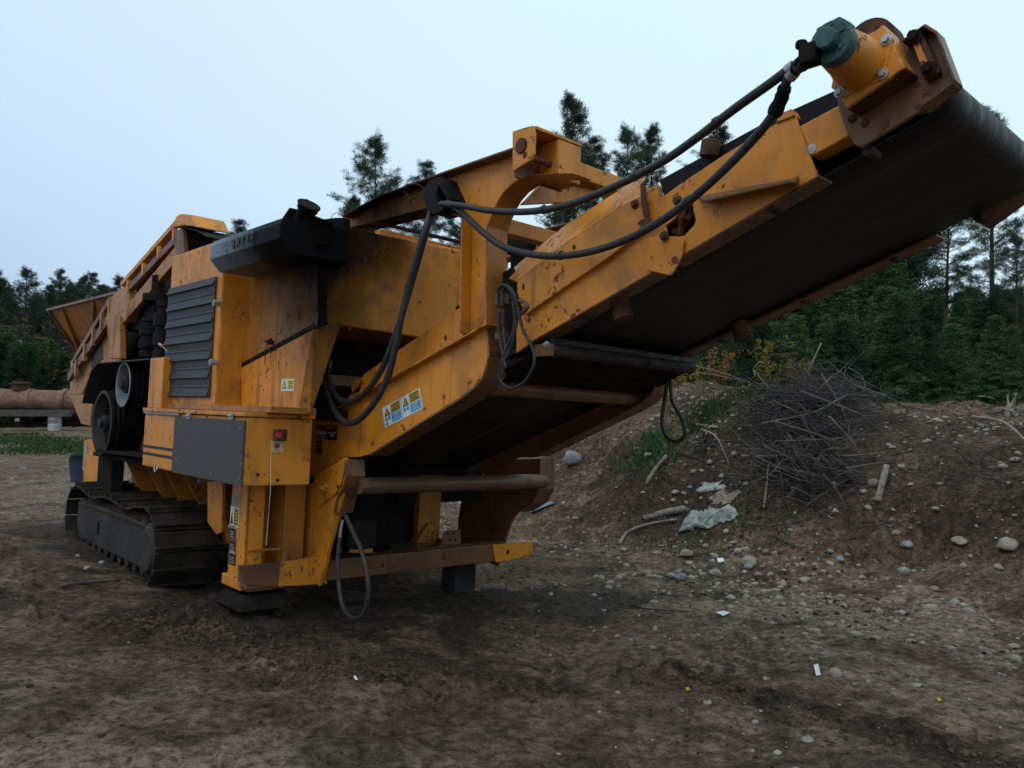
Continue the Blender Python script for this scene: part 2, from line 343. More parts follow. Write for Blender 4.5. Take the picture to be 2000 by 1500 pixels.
# ================================================ SETTING: ground
def build_ground():
    th=np.concatenate([np.linspace(-R_(45),R_(45),720),np.linspace(R_(45),2*math.pi-R_(45),60)[1:-1]])
    r=np.concatenate([np.linspace(.05,2.4,16)[:-1],np.geomspace(2.4,20,620),np.geomspace(20,900,90)[1:]])
    T,Rr=np.meshgrid(th,r); X=Rr*np.sin(T);Y=Rr*np.cos(T);Z=height(X,Y)
    far=np.clip((Rr-60)/200,0,1); Z=Z*(1-far)
    nv=X.size; nr,ntn=X.shape
    co=np.stack([X,Y,Z],-1).reshape(-1,3)
    i=np.arange(nr-1)[:,None]*ntn; j=np.arange(ntn)[None,:]; j2=(j+1)%ntn
    q=np.stack([i+j,i+j2,i+ntn+j2,i+ntn+j],-1).reshape(-1,4)
    me=bpy.data.meshes.new('ground'); me.vertices.add(nv+1)
    co=np.vstack([co,[0,0,hz(0,0)]]); me.vertices.foreach_set('co',co.ravel())
    tri=np.stack([np.full(ntn,nv),(np.arange(ntn)+1)%ntn,np.arange(ntn)],-1)
    loops=np.concatenate([q.ravel(),tri.ravel()]); me.loops.add(len(loops)); me.loops.foreach_set('vertex_index',loops.astype(np.int32))
    nq=len(q);ls=np.concatenate([np.arange(nq)*4,nq*4+np.arange(ntn)*3]); me.polygons.add(nq+ntn); me.polygons.foreach_set('loop_start',ls.astype(np.int32))
    me.update(calc_edges=True); me.validate(); me.shade_smooth()
    xx=co[:,0];yy=co[:,1]; n0=fbm(xx,yy,1.4,5,201,.6); n9=fbm(xx,yy,5.0,4,203,.6)
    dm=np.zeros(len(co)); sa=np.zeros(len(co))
    for a,b,w_,am in (((-2.3,5.7),(0.6,7.3),1.0,1.0),((-2.7,6.8),(-4.9,8.7),.75,.9),((-1.8,5.3),(.4,5.0),.5,.9),((1.0,5.3),(2.9,3.3),.14,1.0),((2.9,3.3),(3.9,2.6),.12,.9),((.2,3.55),(1.7,3.1),.16,.9),((.5,3.0),(1.3,2.6),.5,.8),((1.0,3.9),(1.9,3.5),.35,.7),((-3.6,3.3),(-3.0,2.6),.5,.6),((-1.2,4.4),(.6,4.1),.45,.75),((2.2,2.7),(3.2,2.2),.3,.8),((-7,9),(-5,9.6),.4,.6)):  # wet ruts and oily soil, plus shadow painted in under the machine
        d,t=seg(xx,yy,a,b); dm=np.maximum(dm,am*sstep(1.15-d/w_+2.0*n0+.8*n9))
    for a,b,w_,am in (((.9,7.4),(3.0,6.1),.75,1),((2.1,5.1),(4.2,3.5),.35,.9),((1.6,4.6),(3.4,2.8),.10,.7),((-3.2,3.0),(.5,3.2),1.25,.9),((-5.5,6),(-3,3.6),1.0,.6),((-7,14),(-5,10),1.2,.7),((.2,5.9),(2.2,6.2),.3,.6)):
        d,t=seg(xx,yy,a,b); sa=np.maximum(sa,am*sstep(1.1-d/w_+2.0*n0+.9*n9))
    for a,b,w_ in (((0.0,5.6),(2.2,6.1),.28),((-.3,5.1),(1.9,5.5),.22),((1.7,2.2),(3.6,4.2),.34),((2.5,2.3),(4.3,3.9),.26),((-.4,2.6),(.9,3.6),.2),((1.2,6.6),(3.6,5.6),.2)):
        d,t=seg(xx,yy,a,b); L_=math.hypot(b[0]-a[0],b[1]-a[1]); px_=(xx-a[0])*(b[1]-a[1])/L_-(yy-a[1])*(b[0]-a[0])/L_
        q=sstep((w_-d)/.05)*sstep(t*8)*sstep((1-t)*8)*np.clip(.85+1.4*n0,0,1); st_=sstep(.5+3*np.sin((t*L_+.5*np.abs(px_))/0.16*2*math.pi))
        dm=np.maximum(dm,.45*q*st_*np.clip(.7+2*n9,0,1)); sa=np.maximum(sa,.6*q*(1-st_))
    for nm_,ar in (('damp_shade',dm),('sand',sa)):
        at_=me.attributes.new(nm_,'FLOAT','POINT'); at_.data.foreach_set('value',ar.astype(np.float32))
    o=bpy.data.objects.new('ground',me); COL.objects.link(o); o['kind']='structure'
    m,nt,b=mat('bare_soil');L=nt.links.new
    pos=N(nt,'ShaderNodeNewGeometry').outputs['Position']
    big=noise(nt,pos,.45,4,.6,.3); mid=noise(nt,pos,1.8,6,.68,.4); fine=noise(nt,pos,16,7,.72); grit=noise(nt,pos,150,5,.75)
    mpg=N(nt,'ShaderNodeMapping'); mpg.inputs['Rotation'].default_value=(0,0,.62); mpg.inputs['Scale'].default_value=(1.0,2.1,1); L(pos,mpg.inputs[0])
    strk=noise(nt,mpg.outputs[0],1.5,6,.7,.5)
    c=ramp(nt,mth(nt,'ADD',mth(nt,'ADD',mth(nt,'MULTIPLY',mid,.32),mth(nt,'MULTIPLY',strk,.28)),mth(nt,'MULTIPLY',fine,.40)),[(.39,(.019,.0125,.009)),(.45,(.072,.048,.033)),(.51,(.168,.115,.080)),(.59,(.38,.28,.20))])
    c=mixc(nt,ramp(nt,big,[(.42,g3(0)),(.62,g3(.5))]),c,mixc(nt,ramp(nt,fine,[(.35,g3(0)),(.65,g3(1))]),(.045,.025,.016),(.27,.145,.085)))
    # sandy dry patches and wet oily soil; dark mask also paints the machine's shadow
    atS=N(nt,'ShaderNodeAttribute',attribute_name='sand'); atD=N(nt,'ShaderNodeAttribute',attribute_name='damp_shade')
    fs=ramp(nt,fine,[(.38,g3(0)),(.62,g3(1))])
    c=mixc(nt,mth(nt,'MULTIPLY',atS.outputs['Fac'],.8),c,mixc(nt,fs,(.10,.070,.048),(.50,.375,.275)))
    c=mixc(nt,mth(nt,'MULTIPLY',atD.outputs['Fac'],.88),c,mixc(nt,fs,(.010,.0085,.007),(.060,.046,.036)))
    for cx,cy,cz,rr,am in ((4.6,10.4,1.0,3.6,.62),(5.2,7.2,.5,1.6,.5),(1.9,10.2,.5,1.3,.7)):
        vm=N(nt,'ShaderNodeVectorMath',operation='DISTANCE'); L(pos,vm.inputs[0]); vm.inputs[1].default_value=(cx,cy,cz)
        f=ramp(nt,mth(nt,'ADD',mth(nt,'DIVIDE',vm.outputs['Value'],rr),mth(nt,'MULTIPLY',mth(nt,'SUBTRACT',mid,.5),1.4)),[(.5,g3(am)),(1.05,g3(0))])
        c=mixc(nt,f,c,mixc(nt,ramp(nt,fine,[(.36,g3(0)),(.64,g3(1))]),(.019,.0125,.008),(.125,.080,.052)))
    # scattered grit
    c=mixc(nt,ramp(nt,grit,[(.60,g3(0)),(.66,g3(.8))]),c,(.40,.36,.31))
    c=mixc(nt,ramp(nt,noise(nt,pos,38,4,.7),[(.34,g3(.85)),(.44,g3(0))]),c,(.016,.012,.009))
    L(c,b.inputs['Base Color']); L(ramp(nt,mid,[(.35,g3(.62)),(.6,g3(.95))]),b.inputs['Roughness']); b.inputs['Specular IOR Level'].default_value=.10
    bp=N(nt,'ShaderNodeBump'); bp.inputs['Distance'].default_value=.06; bp.inputs['Strength'].default_value=1.0
    L(mth(nt,'ADD',mth(nt,'MULTIPLY',fine,.75),mth(nt,'MULTIPLY',grit,.35)),bp.inputs['Height']); L(bp.outputs[0],b.inputs['Normal'])
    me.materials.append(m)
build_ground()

# ================================================ THE CRUSHER
BASE=Vector((-6.6,3.75,-1.5))
root=bpy.data.objects.new('rock_crusher',None); COL.objects.link(root); root.empty_display_size=.5
RW=Matrix(np.vstack([np.hstack([RC@RM.T,[[0],[0],[CAMZ]]]),[0,0,0,1]]).tolist())
root.matrix_world=RW@Matrix.Translation(BASE); root['_c']=tuple(BASE)
tag(root,'large weathered orange tracked mobile crusher with its discharge conveyor raised over the dirt yard','mobile crusher')
Yv=Vector((0,1,0)); Xv=Vector((1,0,0)); Zv=Vector((0,0,1))
def plate(name,pts,y,t,m='yellow',parent=root,holes=(),bev=.004,label=None):
    L=[[S(u,v,y) for u,v in pts]]+[[S(u,v,y) for u,v in h] for h in holes]
    b=MB().ext(L if len(L)>1 else L[0],(0,t,0)); return b.obj(name,m,parent,bev=bev,label=label)
def circ(u,v,ru,rv,n=12): return [(u+ru*math.cos(2*math.pi*i/n),v+rv*math.sin(2*math.pi*i/n)) for i in range(n)]
def strip(pts,y0,y1,t,off=(0,0,1)):
    """a bent flange: polyline on plane y0 swept to y1 with thickness"""
    a=[S(u,v,y0) for u,v in pts]; n=len(a); mb=MB(); V=[];f=[]
    for p in a:
        o=Vector(off)*t; V+=[p,p+Yv*(y1-y0),p+Yv*(y1-y0)+o,p+o]
    for i in range(n-1):
        for k in range(4): f.append((i*4+k,i*4+(k+1)%4,(i+1)*4+(k+1)%4,(i+1)*4+k))
    f+=[(0,1,2,3),tuple((n-1)*4+k for k in range(4))]
    return mb.add(V,f)
def bolt(parent,p,axis,r=.014,h=.012,m='rust',name='bolt'):
    p=Vector(p);a=Vector(axis).normalized()
    return MB().cyl(p-a*.002,p+a*.004,r*1.55,n=14).cyl(p,p+a*h,r,n=6).obj(name,m,parent,bev=.001)

# --- body core and chassis
body=MB().box((-9.2,2.95,-.75),(-6.1,5.0,-.1)).box((-7.2,2.95,-.1),(-5.9,4.9,1.1)).box((-9.2,3.2,-.1),(-7.2,4.7,.45)).obj('chassis','dark',root)
MB().box((-9.4,2.93,-1.15),(-5.6,2.98,-.5)).obj('chassis_side_plate','yellow_dirty',root,bev=.004)
MB().box((-9.4,4.6,-1.15),(-6.4,4.65,-.5)).obj('chassis_side_plate','yellow_dirty',root,bev=.004)
for i,xx in enumerate((-8.6,-8.0,-7.5,-7.05,-6.6,-6.3)):
    MB().ext([Vector((xx,2.93,-.5)),Vector((xx,2.60,-.52)),Vector((xx,2.72,-.75)),Vector((xx,2.93,-1.1))],(.025,0,0)).obj('gusset','yellow_dirty',root,bev=.003)
MB().box((-9.3,2.5,-.54),(-5.5,2.95,-.50)).obj('running_board','dark',root,bev=.003)

# --- canopy
cz1=F(440,535,-6.02).z
can=MB().box((-7.14,2.45,-.03),(-6.02,2.96,S(344,498,2.45).z)).obj('canopy','yellow',root,bev=.012)
# louvred grille
gx0=S(322,700,2.44).x; gx1=S(419,600,2.44).x; gz0=S(411,777,2.44).z; gz1=S(422,540,2.44).z
mb=MB(); nl=13; dz=(gz1-gz0)/nl
mb.box((gx0,2.435,gz0),(gx1,2.448,gz1))
for i in range(nl):
    z0=gz0+i*dz; dpt=.026 if i%2==0 else .010
    mb.ext([Vector((gx0+.01,2.436,z0+.004)),Vector((gx0+.01,2.44-dpt,z0+.012)),Vector((gx0+.01,2.44-dpt+.006,z0+dz*.35)),Vector((gx0+.01,2.436,z0+dz*.97))],(gx1-gx0-.02,0,0))
gr=mb.obj('grille','grey_paint',can,bev=.002)
for vv in (591,707):
    p=S(417 if vv<600 else 410,vv,2.385); MB().cyl(p,p+Vector((0,.05,0)),.024,n=18).cyl(p-Vector((0,.006,0)),p,.012,n=8).obj('latch','steel',gr,smooth=True)
# door panel (recessed) and lower panel
DY=2.66
xd0=-6.02
door=MB().ext([S(472,715,DY),S(488,560,DY),Vector((xd0,DY,1.2)),S(622,470,DY),S(620,640,DY),S(612,637,DY)],(0,.03,0)).obj('side_door',"yellow_dirty",root,bev=.006)
MB().beam(S(474,713,DY-.012),S(614,637,DY-.012),.02,.03).obj('door_seal','dark',door)
p=S(531,668,DY-.01)
MB().cyl(p,p-Yv*.03,.022,n=12).tube([p-Yv*.03+Vector((-.05,0,.01)),p-Yv*.05,p-Yv*.03+Vector((.05,0,.02))],.008).tube([p-Yv*.04,p-Yv*.05+Vector((.01,0,-.06)),p-Yv*.045+Vector((.0,0,-.17))],.004).tube([p-Yv*.04,p-Yv*.05+Vector((.05,0,-.04)),p-Yv*.045+Vector((.09,0,-.09))],.004).obj('door_latch','hose',door,smooth=True)
lp=MB().ext([S(470,718,DY-.02),S(612,642,DY-.02),S(582,808,DY-.02),S(470,805,DY-.02)],(0,.05,0)).obj('lower_door','yellow',root,bev=.01)
xr=S(612,642,DY).x
MB().ext([S(612,640,DY-.018),Vector((xr+.0,DY+.22,.66)),F(608,806,xr-.03),S(583,808,DY-.018)],(-.02,0,0)).obj('corner_panel','yellow_dirty',root,bev=.006)
MB().ext([S(620,640,DY),S(622,455,DY),S(640,440,DY+.03),S(637,632,DY+.03)],(-.03,.02,0)).obj('corner_post','soot',root,bev=.004)
# rear panel (faces the conveyor)
XP=-4.95
rp=MB().ext([F(637,632,XP),F(640,440,XP),F(690,447,XP),F(905,489,XP),F(960,499,XP),F(960,681,XP)],(-.7,0,0)).obj('rear_panel','yellow',root,bev=.012,label='rear cover panel with soot from the exhaust')
for (u,v) in ((650,640),(683,642),(655,555),(640,590),(713,507),(672,597)):
    bolt(rp,F(u,v,XP),Xv,.008,.006,'rust')
MB().box((XP-.9,2.75,-.1),(XP-.86,4.6,.66)).obj('bulkhead','dark',root)
MB().box((XP-.5,2.9,.22),(XP-.38,4.6,.30)).obj('cross_member','rusty_paint',root,bev=.004)
MB().box((XP-.25,2.9,-.05),(XP-.13,4.6,.04)).obj('cross_member','dark',root,bev=.004)
# rail above the rear panel
a=F(745,447,-5.3);MB().box((a.x-.09,a.y,a.z-.10),(a.x,4.75,a.z)).obj('top_rail','yellow',root,bev=.006)
a=F(760,446,-5.25);MB().box((a.x-.02,a.y,a.z+.012),(a.x+.03,4.75,a.z+.03)).obj('top_seal','rubber',root)
c=S(1020,468,4.5);MB().cyl(c-Zv*.12,c,.13,n=28).cyl(c,c+Zv*.03,.10,n=28).cyl(c-Zv*.5,c-Zv*.12,.09,n=20).obj('air_filter_cap','dark',root,smooth=True,bev=.004)

# --- exhaust hood
HX0=-5.92; HX1=S(547,440,2.3).x
sec=[F(417,472,HX0),F(411,482,HX0),F(411,507,HX0),F(428,532,HX0),F(428,532,HX0)+Vector((0,.45,0)),F(417,472,HX0)+Vector((0,.42,.02))]
_ym=min(sec[1].y,sec[2].y); sec[1].y=_ym; sec[2].y=_ym
hood=MB().ext(sec,(HX1-HX0,0,0)).obj('exhaust_hood','hood',root,bev=.006)
# box at hood's right end, blackened by soot and painted recess shade; exhaust pipe
MB().ext([S(548,430,2.42),S(565,405,2.42),S(632,430,2.55),S(642,450,2.6),S(638,478,2.6),S(556,480,2.42)],(0,.06,0)).obj('hood_end','soot',hood,bev=.004)
e0=S(578,470,2.5); e1=S(603,402,2.5)
ex=MB().cyl(e0,e1,.062,n=24).cyl(e1-(e1-e0).normalized()*.03,e1-(e1-e0).normalized()*.015,.07,n=24).obj('exhaust_pipe','rusty_paint',root,smooth=True)
dd=(e1-e0).normalized(); MB().cyl(e1,e1+dd*.012,.078,n=24).box(e1+Vector((-.05,-.012,.012)),e1+Vector((-.03,.012,.05))).obj('rain_cap','dark',ex,smooth=True)
MB().ext([S(630,428,2.75),S(655,425,2.75),S(672,425,2.75),S(672,455,2.75),S(640,450,2.75)],(0,.05,0)).obj('hinge_bracket','grey_paint',root,bev=.004)
# raised letters on the hood
def text_obj(name,txt,size,mtx,m,parent,ext=.002,align='CENTER',bold=0):
    cu=bpy.data.curves.new(name,'FONT'); cu.body=txt; cu.size=size; cu.extrude=ext; cu.align_x=align; cu.align_y='CENTER'; cu.resolution_u=2; cu.offset=bold
    t=bpy.data.objects.new(name,cu); COL.objects.link(t); dg=bpy.context.evaluated_depsgraph_get()
    me=bpy.data.meshes.new_from_object(t.evaluated_get(dg)); COL.objects.unlink(t); bpy.data.objects.remove(t)
    me.transform(mtx); vv=[v.co.copy() for v in me.vertices]
    if not vv: return None
    c=sum(vv,Vector())/len(vv); me.transform(Matrix.Translation(-c)); me.materials.clear(); me.materials.append(M[m])
    o=bpy.data.objects.new(name,me); COL.objects.link(o)
    if parent is not None: o.parent=parent; o.location=c-Vector(parent['_c'])
    else: o.location=c
    o['_c']=tuple(c)
    return o
def fr(o,x,y):  # frame matrix: origin o, text x dir, text y dir
    x=Vector(x).normalized(); y=Vector(y); y=(y-x*y.dot(x)).normalized(); z=x.cross(y); mm=Matrix((x,y,z)).transposed().to_4x4(); mm.translation=o; return mm
yh=min(sec[1].y,sec[2].y)-.008
for i,ch in enumerate('EXTEC'):
    u=455.5+i*9.2; vv=477-i*3.9
    text_obj('letter',ch,.062,fr(S(u,vv,yh),(1,0,0),(-.12,0,1)),'d_ink',hood,bold=.004)

# --- control / fuel box (y=2.3)
BY=2.3; bx1=S(480,880,BY).x; bx0=S(282,860,BY).x; bz1=S(480,815,BY).z; bz0=S(476,950,BY).z
box=MB().box((bx0,BY,bz0),(bx1,2.78,bz1)).obj('control_box','yellow',root,bev=.006)
MB().box((bx0-.03,BY-.02,bz1+.004),(bx1+.005,2.80,bz1+.035)).obj('box_lid','yellow_worn',box,bev=.005)
MB().box((bx0-.02,2.42,bz1+.036),(-5.0,2.75,bz1+.08)).obj('sill','yellow_dirty',root,bev=.004)
xg=S(343,870,BY).x
MB().box((xg,BY-.022,bz0+.0),(bx1-.01,BY-.002,bz1-.02)).obj('box_door','door_grey',box,bev=.004)
MB().box((bx0+.02,BY-.012,bz0+.01),(xg-.008,BY-.002,bz1-.02)).obj('box_door','yellow',box,bev=.003)
MB().box((bx0+.02,BY-.03,bz1-.012),(xg+.1,BY-.02,bz1+.002)).obj('gutter_strip','silver',box)
for zz in (bz0+.10,bz0+.16): MB().box((bx0+.025,BY-.015,zz),(xg-.012,BY-.0125,zz+.022)).obj('stripe','d_black',box)
for u in (369,452):
    p=S(u,812,BY-.024);MB().box(p+Vector((-.03,-.006,-.025)),p+Vector((.03,0,.02))).cyl(p+Vector((-.03,-.01,0)),p+Vector((.03,-.01,0)),.008,n=8).obj('hinge','steel',box)
p=S(309,905,BY-.02);MB().tube([p,p+Vector((-.02,-.02,-.03)),p+Vector((0,-.02,-.07)),p+Vector((.03,-.02,-.05)),p+Vector((.02,0,-.01))],.006).obj('padlock_hasp','steel',box,smooth=True)
for (u,v) in ((352,826),(352,905),(470,836),(468,935),(412,925)):
    p=S(u,v,BY-.024); MB().cyl(p,p-Yv*.004,.006,n=8).obj('rivet','steel',box)
# emergency stop on +X face
XB=bx1+.004
es=MB().box(F(534,838,XB),F(554,861,XB)+Vector((.05,0,0))).obj('emergency_stop','rust',box,bev=.004)
p=F(543,850,XB+.05);MB().cyl(p,p+Xv*.02,.02,n=18).obj('button','red',es,smooth=True)
a=F(529,861,XB);b_=F(553,884,XB)
ed=MB().box(a,b_+Vector((.002,0,0))).obj('decal','d_cream',box)
p=F(541,871,XB+.0035);MB().cyl(p-Xv*.001,p+Xv*.001,.020,n=22).obj('dot','red',ed)
text_obj('lettering','STOP',.018,fr(F(541,880,XB+.004),(0,1,0),(0,0,1)),'red',ed,.0006)
MB().tube([F(530,863,XB+.006),F(529,900,XB+.01),F(528,960,XB+.02),F(524,1010,XB-.05),F(520,1065,XB-.08)],.0035,n=6).obj('pull_cord','string',box,smooth=True)
for (u,v) in ((503,927),(542,938)): bolt(box,F(u,v,XB-.003),Xv,.008,.005,'rust')

# --- decals helper on a plane
def decal(parent,o,xd,yd,w,h,items,base='d_white',nm='decal'):
    """o: lower-left corner; items: (x0,y0,x1,y1,mat) in 0..1"""
    xd=Vector(xd).normalized(); yd=Vector(yd); yd=(yd-xd*yd.dot(xd)).normalized(); n=xd.cross(yd)
    def q(x0,y0,x1,y1,k,t=.0008):
        P0=o+xd*w*x0+yd*h*y0+n*(.001*k)
        return [P0,P0+xd*w*(x1-x0),P0+xd*w*(x1-x0)+yd*h*(y1-y0),P0+yd*h*(y1-y0)]
    d=MB().ext(q(0,0,1,1,0),n*.001).obj(nm,base,parent)
    for it in items:
        k=it[5] if len(it)>5 else 1.2
        if it[4].startswith('tri:'):
            x0,y0,x1,y1=it[:4];a=q(x0,y0,x1,y1,k); MB().ext([a[0],a[1],(a[2]+a[3])/2],n*.0006).obj('warning_triangle',it[4][4:],d)
        elif it[4].startswith('dot:'):
            x0,y0,x1,y1=it[:4];a=q(x0,y0,x1,y1,k); c=(a[0]+a[2])/2; MB().cyl(c,c+n*.0006,min((a[1]-a[0]).length,(a[3]-a[0]).length)/2,n=16).obj('sign_disc',it[4][4:],d)
        elif it[4].startswith('txt:'):
            _,mm,tx=it[4].split(':'); x0,y0,x1,y1=it[:4];a=q(x0,y0,x1,y1,k+.4); c=(a[0]+a[2])/2
            text_obj('lettering',tx,(a[3]-a[0]).length*1.25,fr(c,xd,yd),mm,d,.0002,bold=.0004)
        else:
            MB().ext(q(*it[:4],k),n*.0006).obj('panel',it[4],d)
    return d
def lines(x0,y0,x1,y1,n,m,k=2.2):
    dy=(y1-y0)/n; return [(x0+.02*(i%3),y0+dy*i+dy*.3,x1-.03*((i*7)%3),y0+dy*i+dy*.62,m,k) for i in range(n)]
# warning decal on lower door
a=S(549,764,DY-.0215);b_=S(575,740,DY-.0215)
decal(lp,a,(1,0,0),(0,0,1),b_.x-a.x,b_.z-a.z,[(.06,.2,.42,.92,'tri:d_ink'),(.12,.25,.36,.75,'tri:d_lime',2),(.5,.18,.96,.9,'d_lime')]+lines(.54,.2,.94,.88,4,'d_ink'),'d_white')

# --- track assemblies
def track(y0,y1,first):
    rr=.335; xf,xb=-7.12,-9.18; zc=-1.195
    pts=[]; n=16
    # closed loop in XZ: top run rear->front with sag, front arc, bottom, rear arc
    L=[]
    for i in range(40):
        t=i/40; x=xb+(xf-xb)*t; L.append((x,zc+rr-.045*math.sin(math.pi*2*t)**2-.02*math.sin(math.pi*t)))
    for i in range(20): g=math.pi/2-math.pi*i/20; L.append((xf+rr*math.cos(g),zc+rr*math.sin(g)))
    for i in range(40): t=i/40; L.append((xf+(xb-xf)*t,zc-rr))
    for i in range(20): g=-math.pi/2-math.pi*i/20; L.append((xb+rr*math.cos(g),zc+rr*math.sin(g)))
    L=[Vector((a,0,b)) for a,b in L]; m=len(L)
    cum=[0]
    for i in range(m): cum.append(cum[-1]+(L[(i+1)%m]-L[i]).length)
    tot=cum[-1]; npad=36; stp=tot/npad
    fr_=MB().ext([Vector((xb-.12,y0+.06,zc+.18)),Vector((xb+.5,y0+.06,zc+.20)),Vector((xf-.15,y0+.06,zc+.20)),Vector((xf+.05,y0+.06,zc+.16)),Vector((xf+.02,y0+.06,zc-.2)),Vector((xb+.1,y0+.06,zc-.2)),Vector((xb-.15,y0+.06,zc-.05))],(0,y1-y0-.12,0)).obj('track_frame','frame_grey',root,bev=.02)
    if first:
        # mud lying on the frame under the top run
        rnd=random.Random(3); mv=[]; mb=MB()
        k=26
        V=[];Fc=[]
        for i in range(k):
            t=i/(k-1); x=xb+.1+(xf-xb-.15)*t; hgt=.02+.055*abs(math.sin(t*9))+rnd.random()*.025
            V+= [Vector((x,y0+.055,zc+.14)),Vector((x,y0+.075,zc+.17+hgt)),Vector((x,y0+.25,zc+.19+hgt))]
        for i in range(k-1):
            for q in range(2): Fc.append((i*3+q,i*3+q+1,(i+1)*3+q+1,(i+1)*3+q))
        mesh_obj('mud',V,Fc,'mud',fr_,smooth='all')
        MB().box((-8.62,y0+.045,zc-.07),(-8.52,y0+.062,zc+.05)).obj('slot','d_black',fr_)
    id_=MB().lathe((xf+.03,y0+.02,zc-.03),(0,1,0),[(0,.10),(.0,.17),(.03,.19),(.05,.24),(.5,.24)],30).obj('idler_wheel','frame_grey',fr_,smooth=True)
    MB().lathe((xb,y0+.08,zc),(0,1,0),[(0,.12),(0,.22),(.4,.22)],26).obj('drive_sprocket','track',fr_,smooth=True)
    for i in range(9):
        x=xb+.25+i*(xf-xb-.4)/8; MB().cyl((x,y0+.07,zc-.21),(x,y1-.07,zc-.21),.055,n=14).obj('track_roller','track',fr_,smooth=True)
    mb=MB(); wl=stp*.96
    mb.ext([Vector((-wl/2,0,0)),Vector((wl/2,0,0)),Vector((wl/2,0,.018)),Vector((wl*.36,0,.02)),Vector((wl*.34,0,.05)),Vector((wl*.24,0,.05)),Vector((wl*.2,0,.02)),Vector((-wl*.36,0,.014)),Vector((-wl/2,0,.012))],(0,y1-y0,0))
    proto=None
    for j in range(npad):
        s=stp*(j+.5); i=max(k for k in range(m) if cum[k]<=s); t=(s-cum[i])/(cum[i+1]-cum[i]); A=L[i];B=L[(i+1)%m]; p=A.lerp(B,t); d=(B-A).normalized()
        nn=Vector((-d.z,0,d.x)) 
        if nn.dot(p-Vector(((xf+xb)/2,0,zc)))<0: nn=-nn
        if proto is None: o=mb.obj('track_pad','track',fr_); proto=o
        else: o=proto.copy(); COL.objects.link(o)
        o.parent=fr_
        jit=random.uniform(-.02,.02)
        mm=Matrix((d,Vector((0,1,0)),nn)).transposed().to_4x4()
        if mm.determinant()<0: mm=Matrix((-d,Vector((0,1,0)),nn)).transposed().to_4x4()
        mm=mm@Matrix.Rotation(jit,4,'Y')
        cc=mm.to_3x3()@Vector(proto['_c']); pos=Vector((p.x,y0,p.z))+cc-Vector(fr_['_c'])
        mm.translation=pos; o.matrix_local=mm
    return fr_
track(2.33,2.86,True); track(4.62,5.15,False)

# --- belt drive: pulleys and guard
def pulley(c,R0,wd,rim,nm='pulley'):
    pr=[(.10,R0*.3),(0.10,R0*.5),(.10,R0*.80),(-.01,R0*.93),(-.01,R0)]
    k=6
    for i in range(k):
        a=.015+(wd-.02)*i/k; b=(wd-.02)/k; pr+=[(a,R0),(a+b*.25,R0*.93),(a+b*.55,R0*.93),(a+b*.8,R0)]
    pr+=[(wd,R0),(wd,R0*.3)]
    o=MB().lathe(c,(0,1,0),pr,36).obj(nm,'dark',root,smooth=True)
    MB().lathe(c-Yv*.012,(0,1,0),[(0,R0*.99),(-.004,R0*.97),(-.004,R0*.9),(.10,R0*.80),(.10,R0*.99)],36,cap=False).obj('rim',rim,o,smooth=True)
    MB().lathe(c-Yv*.02,(0,1,0),[(-.02,.02),(-.02,.05),(.02,.055),(.02,.08),(.12,.08)],20).obj('hub','frame_grey',o,smooth=True)
    return o
PY=2.42
c1=S(201,826,PY); c2=S(243,751,PY+.03)
R1=(S(201,763,PY)-S(201,889,PY)).length/2; R2=(S(243,707,PY+.03)-S(243,795,PY+.03)).length/2
pl=pulley(c1,R1,.32,'frame_grey'); pl2=pulley(c2,R2,.32,'silver')
# belts between the two
dv=(c2-c1); ang=math.atan2(dv.z,dv.x); al=math.acos((R1-R2)/Vector((dv.x,0,dv.z)).length)
mb=MB()
loop=[]
for (c,Rr,s0,s1) in ((c1,R1+.008,ang+al,ang+2*math.pi-al),(c2,R2+.008,ang-al,ang+al)):
    for i in range(17):
        g=s0+(s1-s0)*i/16; loop.append((c.x+Rr*math.cos(g),c.z+Rr*math.sin(g)))
for k in range(4):
    yy=PY+.06+k*.05; n=len(loop); V=[];f=[]
    for (a,b) in loop: V+=[Vector((a,yy,b)),Vector((a,yy+.036,b))]
    for i in range(n): j=(i+1)%n; f.append((2*i,2*i+1,2*j+1,2*j))
    mb.add(V,f)
mb.obj('drive_belt','rubber',root,smooth=True)
g=[S(160,786,PY-.04),S(165,765,PY-.04),S(178,722,PY-.04),S(190,708,PY-.04),S(215,706,PY-.04),S(255,703,PY-.04),S(292,700,PY-.04)]
V=[];f=[]
for p in g:
    dn=Vector((.008,0,-.01)); V+=[p,p+Yv*.42,p+Yv*.42+dn,p+dn]
for i in range(len(g)-1):
    for k in range(4): f.append((i*4+k,i*4+(k+1)%4,(i+1)*4+(k+1)%4,(i+1)*4+k))
mesh_obj('belt_guard',V,f,'grey_paint',root,smooth=True)
MB().ext([S(165,768,PY+.38),S(182,722,PY+.38),S(205,708,PY+.38),S(285,700,PY+.38),S(285,880,PY+.38),S(200,880,PY+.38)],(0,.02,0)).obj('guard_back_plate','dark',root)
MB().ext([S(186,877,PY-.02),S(292,890,PY-.02),S(292,896,PY-.02),S(186,883,PY-.02)],(0,.5,0)).obj('guard_floor','dark',root,bev=.003)
MB().ext([S(284,890,PY+.3),S(278,820,PY+.3),S(232,886,PY+.3)],(0,.02,0)).obj('guard_brace','yellow_dirty',root)
# post between pulley and grille
MB().box((S(290,760,2.37).x,2.37,S(290,700,2.37).z),(S(316,760,2.37).x,2.7,S(300,797,2.37).z)).obj('corner_box','yellow',root,bev=.006)
MB().box((S(190,920,2.5).x,2.5,-.9),(S(218,920,2.5).x,2.62,-.35)).obj('bracket','dark',root,bev=.01)

